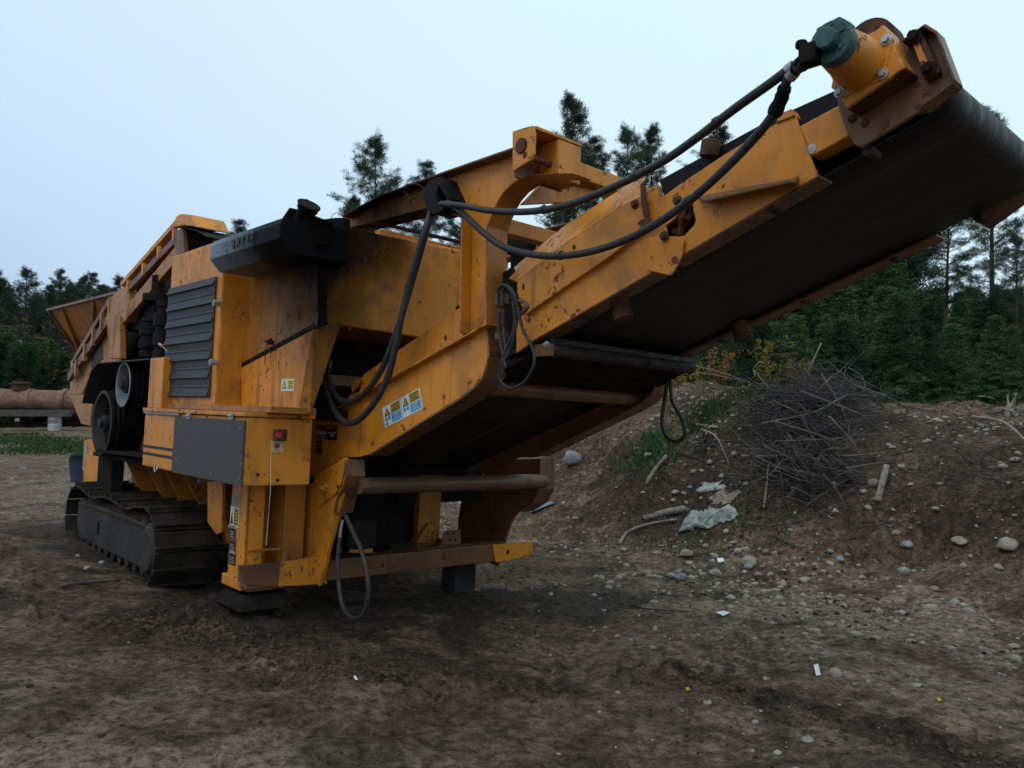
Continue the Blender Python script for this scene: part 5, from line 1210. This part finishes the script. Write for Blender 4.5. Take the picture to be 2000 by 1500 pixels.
stone(1495,1076,17,3,'pinkish stone to the right of the stone cluster')
stone(1264,1117,24,3,'flat pinkish stone left of the tan and grey stone pair')
stone(1311,1122,21,0,'tan stone of the pair on the flat ground')
stone(1330,1125,27,2,'grey stone of the pair on the flat ground')
stone(1397,1116,25,4,'tan oval stone on the flat ground below the cluster')
stone(1480,1120,20,3,'half-buried brown stone right of the cluster')
stone(1368,1002,20,2,'grey slab of stone half buried above the white plastic sheet')
stone(1118,893,48,2,'big grey boulder on the slope behind the machine',hfac=1.2,name='boulder')
stone(1590,1263,17,0,'pale round stone on the ridge of turned soil')
stone(1632,1313,28,4,'brown rounded stone beside the white paper strip',hfac=1.2)
stone(1761,1195,17,0,'pale stone alone in the dirt right of the flat ground',hfac=1.1)
stone(1828,994,17,0,'pale stone on the bank above the dark soil')
stone(1778,945,14,1,'small pale stone right of the branch stump')
stone(1743,995,13,0,'small tan stone under the branch stump')
stone(1830,818,14,1,'pale stone near the crest right of the brush pile')
stone(1743,872,14,0,'pale stone on the upper bank right of the brush pile')
stone(1411,778,11,0,'pale stone on the crest left of the brush pile')
stone(1396,833,14,1,'pale flat stone below the grass tuft on the bank')
stone(1982,895,22,1,'pale stone by the right edge, high on the bank')
stone(1621,1076,16,2,'bluish stone at the left of the small gravel group')
stone(1640,1090,18,5,'grey stone in the middle of the small gravel group')
stone(1655,1083,12,2,'small grey stone right in the gravel group')
stone(1684,1126,15,0,'tan stone below the gravel group')
stone(1825,1148,22,3,'brown stone right of the flat ground')
stone(330,1022,9,0,'small stone beside the track') if False else None
stone(170,1108,16,0,'pale stone half sunk near the track')
stone(199,1097,14,1,'small pale stone against the track edge')
stone(152,1085,14,3,'flat stone left of the track') 
rs=random.Random(9); ns=0
while ns<235:
    u=rs.uniform(1000,2050); v=rs.uniform(790,1250) if rs.random()<.82 else rs.uniform(1250,1480)
    if v<1010 and u<1560 and u<1700-(v-800)*1.5 and rs.random()<.3: continue
    if u<1250 and v<1000: 
        if rs.random()<.4: continue
    stone(u,v,rs.choice((5,6,6,7,7,8,9,10,12)),rs.randrange(6),'small pale stone scattered on the bank and dirt','small scattered stones'); ns+=1
# pebbles and clods: too many to count
def scatter(name,n,rmin,rmax,areaf,m,seed,label,cat):
    rng=np.random.default_rng(seed); bm=bmesh.new(); bmesh.ops.create_icosphere(bm,subdivisions=1,radius=1); bv=np.array([v.co[:] for v in bm.verts]); bf=np.array([[v.index for v in f.verts] for f in bm.faces]); bm.free()
    P_=areaf(rng,n); n=len(P_); r=rmin*(rmax/rmin)**(rng.random(n)**2.5)
    jit=1+.25*rng.normal(0,1,(n,len(bv),1)); V=bv[None]*jit*r[:,None,None]*np.array([1,1,.65]); a=rng.random(n)*6.28; ca,sa=np.cos(a),np.sin(a); sx=.7+.6*rng.random(n)
    X=V[...,0]*sx[:,None]; Y=V[...,1]; V=np.stack([X*ca[:,None]-Y*sa[:,None],X*sa[:,None]+Y*ca[:,None],V[...,2]],-1)
    z=height(P_[:,0],P_[:,1]); V+=np.stack([P_[:,0],P_[:,1],z-r*.05],-1)[:,None,:]
    Fq=(bf[None]+(np.arange(n)*len(bv))[:,None,None]).reshape(-1,3)
    o=add_o(name,np_mesh(name,V.reshape(-1,3),Fq,m,True)); tag(o,label,cat,kind='stuff'); return o
def area_bank(rng,n):
    x=rng.uniform(-1.5,10,n*3);y=rng.uniform(3,16,n*3);d=toe_dist(x,y);w=np.where(d>-.8,1,.25)*(np.hypot(x,y)<17)/(1+np.hypot(x,y)*.12)
    cl=np.clip(.3+2.2*fbm(x,y,.8,3,41),0.03,1); k=(rng.random(n*3)<w*cl)&((d>-1.2)|(x>1.0)); return np.stack([x,y],-1)[k][:n]
def area_front(rng,n):
    x=rng.uniform(-7,6,n*3);y=rng.uniform(2.2,12,n*3);cl=np.clip(.12+1.8*fbm(x,y,.9,3,44),0.02,1)/(1+.1*y);k=rng.random(n*3)<cl;return np.stack([x,y],-1)[k][:n]
scatter('gravel',17000,.005,.05,area_bank,'stone',1,'pale gravel strewn over the earth bank','gravel')
def area_b2(rng,n):
    x=rng.uniform(-1,9.5,n);y=rng.uniform(4,15,n);d=toe_dist(x,y);return np.stack([x,y],-1)[(d>-.2)&(d<5)]
scatter('bank_stones',2300,.010,.06,area_b2,'stone',21,'pale cobbles bedded in the earth bank up to its crest','stones')
scatter('dark_gravel',9000,.006,.03,area_bank,'mud',2,'dark clods of earth strewn over the bank','soil clods')
scatter('soil_clods',7000,.004,.022,area_front,'mud',3,'dark crumbs of soil over the yard','soil clods')
scatter('fine_gravel',2600,.003,.012,area_front,'stone_pink',4,'fine pale grit in the yard dirt','grit')
def area_turned(rng,n):
    S_=[((-1.7,4.95),(-.9,4.75),.16),((-1.5,5.2),(.2,4.9),.16),((-2.6,5.6),(-1.9,5.3),.15),((1.0,5.3),(2.9,3.3),.13),((2.9,3.3),(3.8,2.6),.1)]
    o=[]
    for a,b,w_ in S_:
        t=rng.random((n//5,1));o.append(np.array(a)+(np.array(b)-np.array(a))*t+rng.normal(0,w_,(n//5,2)))
    return np.vstack(o)
scatter('turned_soil',5000,.005,.028,area_turned,'soil',11,'crumbly lumps of turned soil in front of the jack leg and along the rut','soil clods')
def area_far(rng,n):
    x=rng.uniform(-18,-4,n);y=rng.uniform(9,38,n);return np.stack([x,y],-1)[toe_dist(x,y)<0]
scatter('yard_gravel',2600,.012,.05,area_far,'stone_grey',6,'pale stones and grit in the far yard on the left','gravel')

# ---- brush pile and sticks
def brush():
    rng=np.random.default_rng(12); c=G(1580,870); V=[];Fc=[]; mb=MB(); random.seed(5)
    top=G(1600,775); mounds=[]
    for i in range(1500):
        a=rng.normal(0,1,2); 
        t=rng.random()
        k_=rng.random(); jj=i
        if k_<.45: u,v=1605+rng.normal(0,48),812+rng.normal(0,26)
        elif k_<.8: u,v=1565+rng.normal(0,36),880+rng.normal(0,32)
        else: u,v=1600+rng.normal(0,45),945+rng.normal(0,26)
        t=min(1,max(0,(v-780)/190)); v=max(v,778)
        p=G(u,min(v,1000)); p.z+=abs(rng.normal(0,.12))*(1.25-t)*1.5
        L=rng.uniform(.25,1.25)*(1 if t<.75 else .7); g=rng.normal(-.2 if k_<.45 else -.85,.6 if rng.random()<.8 else 1.6); up=rng.normal(-.05,.4)
        d=Vector((math.cos(g),math.sin(g)*.45,math.sin(g)*.5+up*.4)).normalized(); side=Vector(rng.normal(0,1,3)).normalized()
        k=rng.uniform(.05,.25)*L
        q=[p-d*L/2,p-d*L/6+side*k,p+d*L/6+side*k,p+d*L/2]
        for w_ in q: w_.z=max(w_.z,hz(w_.x,w_.y)-.02) if i%3==0 else w_.z
        mb.tube(q,(.0022+.0145*rng.random()**5),n=4,sub=3,taper=.35)
    return mb
bmb=brush(); o=mesh_obj('brush_pile',bmb.v,bmb.f,'twig',None); tag(o,'tangled heap of dark dry twigs lying down the bank','brush heap',kind='stuff')
rng0=np.random.default_rng(77);mbp=MB();random.seed(8)
for i in range(170):
    t=rng0.random();u=1560+rng0.normal(0,55)-(t-.5)*30;v=800+t*170;p=G(u,v);p.z+=.05+abs(rng0.normal(0,.1));L=rng0.uniform(.25,.8);g=rng0.normal(-.6,.35);d=Vector((math.cos(g),-.2,math.sin(g)*.8)).normalized();q=[p-d*L/2,p+Vector(rng0.normal(0,.05,3)),p+d*L/2];mbp.tube(q,rng0.uniform(.003,.006),n=4,sub=3,taper=.4)
for i in range(34):
    u=1590+rng0.normal(0,70);v=rng0.uniform(775,960);p=G(u,v);p.z+=.12+abs(rng0.normal(0,.12));L=rng0.uniform(.5,1.5);g=rng0.normal(-.5,.9);d=Vector((math.cos(g),-.1,math.sin(g)*.7)).normalized();q=[p-d*L/2,p-d*L*.1+Vector(rng0.normal(0,.07,3)),p+d*L*.2+Vector(rng0.normal(0,.07,3)),p+d*L/2]
    rr_=rng0.uniform(.007,.018);mbp.tube(q,rr_,n=6,sub=3,taper=.4,jit=.15)
    for k in range(3): e_=(d+Vector(rng0.normal(0,.6,3))).normalized();mbp.tube([q[2],q[2]+e_*.15,q[2]+e_*.35+Vector((0,0,.04))],rr_*.4,n=4,sub=2,taper=.3)
o=mesh_obj('grey_twigs',mbp.v,mbp.f,'twig_grey',None);tag(o,'paler grey twigs fanned over the front of the brush heap','twigs',kind='stuff')
def litter(n,seed):
    rng=np.random.default_rng(seed);mb=MB()
    for i in range(n):
        u=rng.uniform(1080,2020);v=rng.uniform(735,1040) if u>1300 else rng.uniform(860,1050)
        p=G(u,v);L=rng.uniform(.08,.5);g=rng.random()*6.28;d=Vector((math.cos(g),math.sin(g),rng.normal(0,.25))).normalized();p.z+=.02
        e=p+d*L;e.z=max(hz(e.x,e.y)+.01,e.z-.0);m_=(p+e)/2+Vector(rng.normal(0,.05*L*2,3));mb.tube([p,m_,e],rng.uniform(.002,.006),n=4,sub=2,taper=.5)
    return mb
lm=litter(1300,8);o=mesh_obj('twig_litter',lm.v,lm.f,'twig',None);tag(o,'broken twigs littering the earth bank','twigs',kind='stuff')
def stick(pts,r,m,label,name='branch',taper=.5,forks=()):
    """pts (u,v,lift)"""
    base=[]
    for u,v,l,*D in pts:
        if D: rr_=wray(u,v); k=D[0]/rr_[1]; base.append(Vector((rr_[0]*k,D[0],CAMZ+rr_[2]*k)))
        else: p=G(u,v); p.z+=l; base.append(p)
    mb=MB().tube(base,r,n=7,sub=5,taper=taper,jit=.12)
    for (i,e) in forks: mb.tube([base[i],base[i]+Vector(e)*.5+Vector((.01,0,.02)),base[i]+Vector(e)],r*.5,n=5,sub=3,taper=.4)
    o=mesh_obj(name,mb.v,mb.f,m,None,smooth='all'); tag(o,label,'branch'); return o
stick([(1573,742,0,12.2),(1588,705,0,12.0),(1604,670,0,11.9)],.022,'twig_pale','thick pale stick standing up from the top of the brush pile')
stick([(1610,770,0,11.8),(1650,725,0,11.7),(1690,684,0,11.6)],.010,'twig','long thin dark stick slanting up right from the brush pile')
stick([(1475,735,0,12.4),(1472,722,0,12.4),(1482,708,0,12.3),(1492,709,0,12.2)],.012,'twig_pale','short curved pale stick on the crest left of the brush pile')
stick([(1345,712,0,12.0),(1390,722,0,12.0),(1430,735,0,12),(1465,745,0,12)],.008,'twig_pale','long thin pale branch reaching left over the crest')
stick([(1360,727,0,12.0),(1410,735,0,12.0),(1465,748,0,12)],.008,'twig_pale','second thin pale branch just below the long one over the crest')
stick([(1450,772,.05),(1530,765,.12),(1570,766,.2)],.014,'twig_pale','pale stick lying flat across the top of the brush pile')
stick([(1560,748,0,11.6),(1590,742,0,11.5),(1613,737,0,11.4)],.014,'twig_red','reddish broken stick at the foot of the upright one')
stick([(1600,790,.3),(1660,778,.25),(1722,770,.25)],.010,'twig_pale','pale twig poking out of the right side of the brush pile')
stick([(1672,795,.05),(1678,770,.3)],.022,'twig_pale','short pale stump of a stick right of the brush pile')
stick([(1880,783,.1),(1915,785,.1),(1945,787,.08)],.020,'twig_pale','pale log lying on the crest at the right')
stick([(1828,792,.0),(1832,778,.22)],.020,'twig_pale','small upright pale stick on the crest at the right')
stick([(1262,950,.02),(1280,925,.05),(1302,902,.08)],.030,'twig_pale','splintered driftwood-coloured stick on the slope',taper=.8)
stick([(1320,887,.03),(1350,896,.03),(1390,908,.02)],.016,'twig','brown stick lying under the grass tuft')
stick([(1492,997,.02),(1497,970,.1),(1501,945,.22)],.014,'twig_pale','upright pale stick below the brush pile')
stick([(1450,1030,.02),(1455,1005,.12),(1462,975,.25)],.014,'twig','dark stick leaning up below the brush pile, beside the plastic sheet')
stick([(1210,1065,.02),(1228,1043,.03),(1270,1028,.03),(1322,1020,.03)],.022,'twig_pale','bent pale branch on the ground leading to the plastic sheet',taper=.7)
stick([(1258,1018,.03),(1300,1010,.05),(1335,1003,.05)],.045,'twig_pale','thick grey log left of the plastic sheet',taper=.95)
stick([(1442,1030,.05),(1520,1032,.03),(1600,1010,.03),(1680,985,.02)],.007,'twig','long thin branch curving right from the plastic sheet')
stick([(1606,897,.05),(1660,900,.06),(1730,893,.05)],.010,'twig_pale','pale twig lying across the bank below the brush pile')
stick([(1560,970,.04),(1585,992,.03),(1610,1015,.02)],.014,'twig','dark stick at the lower edge of the brush pile')
stick([(1714,984,.02),(1722,965,.08),(1732,940,.16)],.042,'twig_pale','broken grey branch stump standing on the bank',taper=.75)
stick([(1510,1050,.02),(1540,1065,.02),(1562,1072,.02)],.010,'twig','short dark stick right of the stone cluster') 
stick([(1230,1184,.01),(1270,1192,.01),(1345,1197,.01)],.009,'twig','thin stick lying on the flat ground')
stick([(118,1148,.01),(170,1142,.02),(235,1136,.015)],.016,'plank','flat brown stick on the ground left of the track')
stick([(1900,830,.1),(1960,850,.15),(2010,885,.1)],.022,'twig_pale','pale branch hanging at the right edge below the root stump')
stick([(1370,845,.04),(1400,870,.1),(1425,915,.03)],.014,'twig_pale','pale twig drooping from the small root clump',forks=((1,(.2,-.05,-.2)),(1,(-.15,0,-.2))))
# root stump at the far right of the crest
def stump(u,v,r,label,m='twig_pale',nk=14,seed=2):
    rng=np.random.default_rng(seed);c=G(u,v);c.z+=r*.6;mb=MB()
    mb.tube([c-Vector((0,0,r*.8)),c,c+Vector((r*.2,0,r*.5))],r*.55,n=9,sub=3,taper=.6,jit=.15)
    for i in range(nk):
        d=Vector(rng.normal(0,1,3));d.normalize();mb.tube([c,c+d*r*.9+Vector(rng.normal(0,.1*r,3)),c+d*r*1.7+Vector(rng.normal(0,.25*r,3))],r*.16,n=6,sub=4,taper=.25,jit=.1)
    o=mesh_obj('root_stump',mb.v,mb.f,m,None,smooth='all');tag(o,label,'root stump');return o
stump(1972,812,.17,'pale weathered root stump on the crest at the right edge')
stump(1375,880,.13,'dark root clump on the bank under the grass tuft','twig',24,5)
# ---- grass and ferns
def grass(name,pts,n,h,wd,seed,m,label,cat='grass',spread=.3):
    rng=np.random.default_rng(seed);k=len(pts);c=np.array([list(G(u,v)) if len((u,v))==2 else 0 for u,v in pts]);idx=rng.integers(0,k,n);x=c[idx,0]+rng.normal(0,spread,n);y=c[idx,1]+rng.normal(0,spread,n);z=height(x,y)
    b=np.stack([x,y,z],-1);g=rng.random(n)*6.28;hh=h*(.4+.8*rng.random(n));ln=rng.normal(0,.45,(n,2))*hh[:,None]
    s=np.stack([np.cos(g),np.sin(g),0*g],-1)*wd*(.6+.8*rng.random((n,1)));t=b+np.concatenate([ln,hh[:,None]],1);mid=b+np.concatenate([ln*.35,hh[:,None]*.6],1)
    V=np.stack([b-s,b+s,mid+s*.7,mid-s*.7,t+s*.1,t-s*.1],1).reshape(-1,3);o=np.arange(n)[:,None]*6
    Fq=np.concatenate([o+np.array([0,1,2,3]),o+np.array([3,2,4,5])]);ob=add_o(name,np_mesh(name,V,Fq,m));tag(ob,label,cat,kind='stuff');return ob
grass('grass_tuft',[(1370,800),(1385,815),(1400,795),(1360,825),(1440,770),(1480,765),(1500,770),(1455,830)],1700,.09,.006,1,'grass','green grass growing on the upper bank left of the brush pile',spread=.16)
grass('low_plants',[(1275,870),(1290,885),(1255,885)],900,.10,.010,2,'fern','low green plants on the slope under the hose loop','plants',.14)
grass('mossy_growth',[(1400,1010),(1450,1000),(1330,1040),(1500,1010),(1380,985),(1540,985)],2600,.035,.006,5,'grass','thin dark green growth at the foot of the bank','ground cover',.35)
grass('far_grass',[(60,862),(90,866),(120,868),(145,872),(100,876),(125,882),(10,850),(40,856)],7000,.10,.02,3,'grass','strip of green grass in front of the rusty pipe',spread=.9)
grass('crest_plants',[(1350,745),(1420,748),(1520,758),(1600,760),(1700,790),(1800,790),(1900,785)],900,.10,.007,4,'fern','green plants along the bank crest','plants',.35)
# ---- plastic sheet, board, papers, leaves
def crumple(name,u,v,wx,wy,hgt,m,label,cat,seed,rz=0,n=34,thick=.004):
    p=G(u,v);V=[];Fc=[]
    for j in range(n):
        for i in range(n):
            a=(i/(n-1)-.5);b=(j/(n-1)-.5); ed=.5-max(abs(a),abs(b)); rad=1+.5*vnoise(np.array([a*5+seed]),np.array([b*5.]),seed)[0]
            x=a*wx*rad*(1+.3*math.sin(b*7+seed));y=b*wy*rad; X=p.x+x*math.cos(rz)-y*math.sin(rz);Y=p.y+x*math.sin(rz)+y*math.cos(rz)
            f=float(fbm(np.array([a*4.2+seed]),np.array([b*4.2]),1.,4,seed)[0]); V.append((X,Y,hz(X,Y)+.012+hgt*abs(f)*2*min(1,ed*7+.15)))
    for j in range(n-1):
        for i in range(n-1): q=j*n+i;Fc.append((q,q+1,q+n+1,q+n))
    o=mesh_obj(name,V,Fc,m,None,smooth='all');s=o.modifiers.new('s','SOLIDIFY');s.thickness=thick;tag(o,label,cat);return o
crumple('plastic_sheet',1382,1022,.56,.22,.15,'plastic','crumpled dirty white plastic sheet at the foot of the bank','plastic sheet',3,-.62)
crumple('stone_slab_sheet',1412,975,.30,.16,.05,'stone_pink','brownish crumpled scrap on the slope above the plastic sheet','scrap',7,-.6)
crumple('crumpled_sheet',1385,955,.30,.14,.03,'plastic','thin pale scrap of sheet half buried above the plastic sheet','scrap',9,-.6)
def slab(name,pts,t,m,label,cat,lift=.03):
    P_=[];
    for (u,v) in pts: q=G(u,v);q.z+=lift;P_.append(q)
    o=MB().ext(P_,(0,0,t)).obj(name,m,None,bev=.001);tag(o,label,cat);return o
sb=slab('sheet_metal_panel',[(1014,990),(1060,978),(1082,988),(1036,1006)],.012,'board','blue-grey sheet metal panel lying on the slope right of the machine','sheet metal')
slab('paper_scrap',[(1398,1199),(1414,1196),(1426,1200),(1412,1206)],.003,'paper','white paper scrap lying on the flat ground','paper',.012)
slab('paper_strip',[(1589,1303),(1598,1301),(1603,1322),(1594,1324)],.003,'paper','white paper strip standing beside the brown rounded stone','paper',.012)
slab('paper_scrap',[(690,1325),(694,1324),(699,1331),(695,1333)],.003,'paper','tiny white scrap on the ground in front of the machine','paper',.01)
slab('plastic_scrap',[(1400,1096),(1412,1095),(1415,1101),(1403,1103)],.01,'paper','small white plastic scrap left of the stone cluster','scrap',.02)
slab('fallen_leaf',[(1338,1347),(1345,1345),(1349,1351),(1341,1353)],.002,'leafy','yellow fallen leaf on the dark soil in the foreground','leaf',.01)
slab('fallen_leaf',[(1829,1367),(1836,1366),(1840,1372),(1832,1374)],.002,'leafy','yellow fallen leaf on the rut ridge at the lower right','leaf',.01)
slab('wet_plank',[(800,1163),(1010,1158),(1050,1163),(960,1170),(880,1172)],.02,'dark','dark plate lying under the far jack foot','plank',.01) if False else None
# ---- far yard: pipe on beams, barrels, scrap
Dp=41.0
def fp_(u,v,D=Dp): r=wray(u,v);k=D/r[1];return Vector((r[0]*k,D,CAMZ+r[2]*k))
a=fp_(-120,776);b=fp_(185,784);mb=MB().cyl(a,b,.52,n=26);pipe=mb.obj('rusty_pipe','pipe',None,smooth=True)
for u in (2,60,128): q=fp_(u,780);MB().cyl(q,q+Vector((.16,0,0)),.56,n=26).obj('flange_ring','pipe',pipe,smooth=True)
pc=fp_(41,762);MB().cyl(pc,pc+Vector((0,0,.45)),.40,n=20).cyl(pc+Vector((0,0,.30)),pc+Vector((0,0,.36)),.52,n=20).obj('pipe_outlet','rust',pipe,smooth=True)
tag(pipe,'long rusty red steel pipe with an outlet collar, resting on beams in the far yard','pipe')
a=fp_(-120,797);b=fp_(160,801);bp_=MB().box((a.x,Dp-1.0,b.z-.14),(b.x,Dp+.8,b.z+.02)).obj('plank_deck','plank',None,bev=.01)
MB().box((a.x,Dp-1.05,b.z-.3),(b.x,Dp-.9,b.z-.14)).obj('bearer','plank',bp_)
tag(bp_,'weathered timber deck carrying the rusty pipe on barrels','deck')
def barrel(u,v0,v1,m,label,D=Dp-.6,r=.31):
    g=fp_(u,v1,D);h=(fp_(u,v0,D).z-g.z); base=Vector((g.x,D,g.z))
    pr=[(0,r*.97),(.02,r),(h*.31,r),(h*.33,r*1.04),(h*.35,r),(h*.64,r),(h*.66,r*1.04),(h*.68,r),(h-.02,r),(h,r*.97)]
    o=MB().lathe(base,(0,0,1),pr,26).obj('barrel',m,None,smooth=True);MB().cyl(base+Vector((0,0,h)),base+Vector((0,0,h+.015)),r*.9,n=24).obj('lid',m,o);tag(o,label,'barrel');return o,base,h
o,bs,h=barrel(107,807,841,'white_drum','white barrel with black lettering under the timber deck')
text_obj('lettering','REPA',.27,fr(bs+Vector((.05,-.335,h*.5)),(1,0,0),(0,0,1)),'d_ink',o,.002)
o,bs,h=barrel(41,805,834,'black','black barrel with a pale label left of the white one, under the deck')
MB().box(bs+Vector((-.1,-.33,h*.4)),bs+Vector((.12,-.322,h*.62))).obj('label_patch','d_grime',o)
mb=MB();random.seed(4)
for i in range(26):
    p=fp_(random.uniform(55,165),835,Dp+random.uniform(-.5,.9));L=random.uniform(.8,2.4);g=random.uniform(-.5,.5);mb.beam(p+Vector((-L/2,0,random.uniform(0,.35))),p+Vector((L/2,g,random.uniform(.1,.65))),.06,.05)
o=mb.obj('scrap_heap','black',None);tag(o,'heap of dark scrap bars and poles lying under and behind the timber deck','scrap heap',kind='stuff')
g=G(153,940);bk=MB().lathe(g,(0,0,1),[(0,.12),(.34,.15),(.36,.16),(.36,.14)],20).obj('plastic_bucket',flatm:=flat('blue_bucket',(.04,.05,.085)),None,smooth=True)
MB().lathe(g+Vector((0,0,.36)),(0,0,1),[(-.02,.15),(.08,.13),(.12,.07)],12).obj('bag_liner','black',bk,smooth=True);tag(bk,'blue plastic bucket holding a black bag, standing behind the crawler track','bucket')
# drop helper props
for o in bpy.data.objects:
    if '_c' in o: del o['_c']
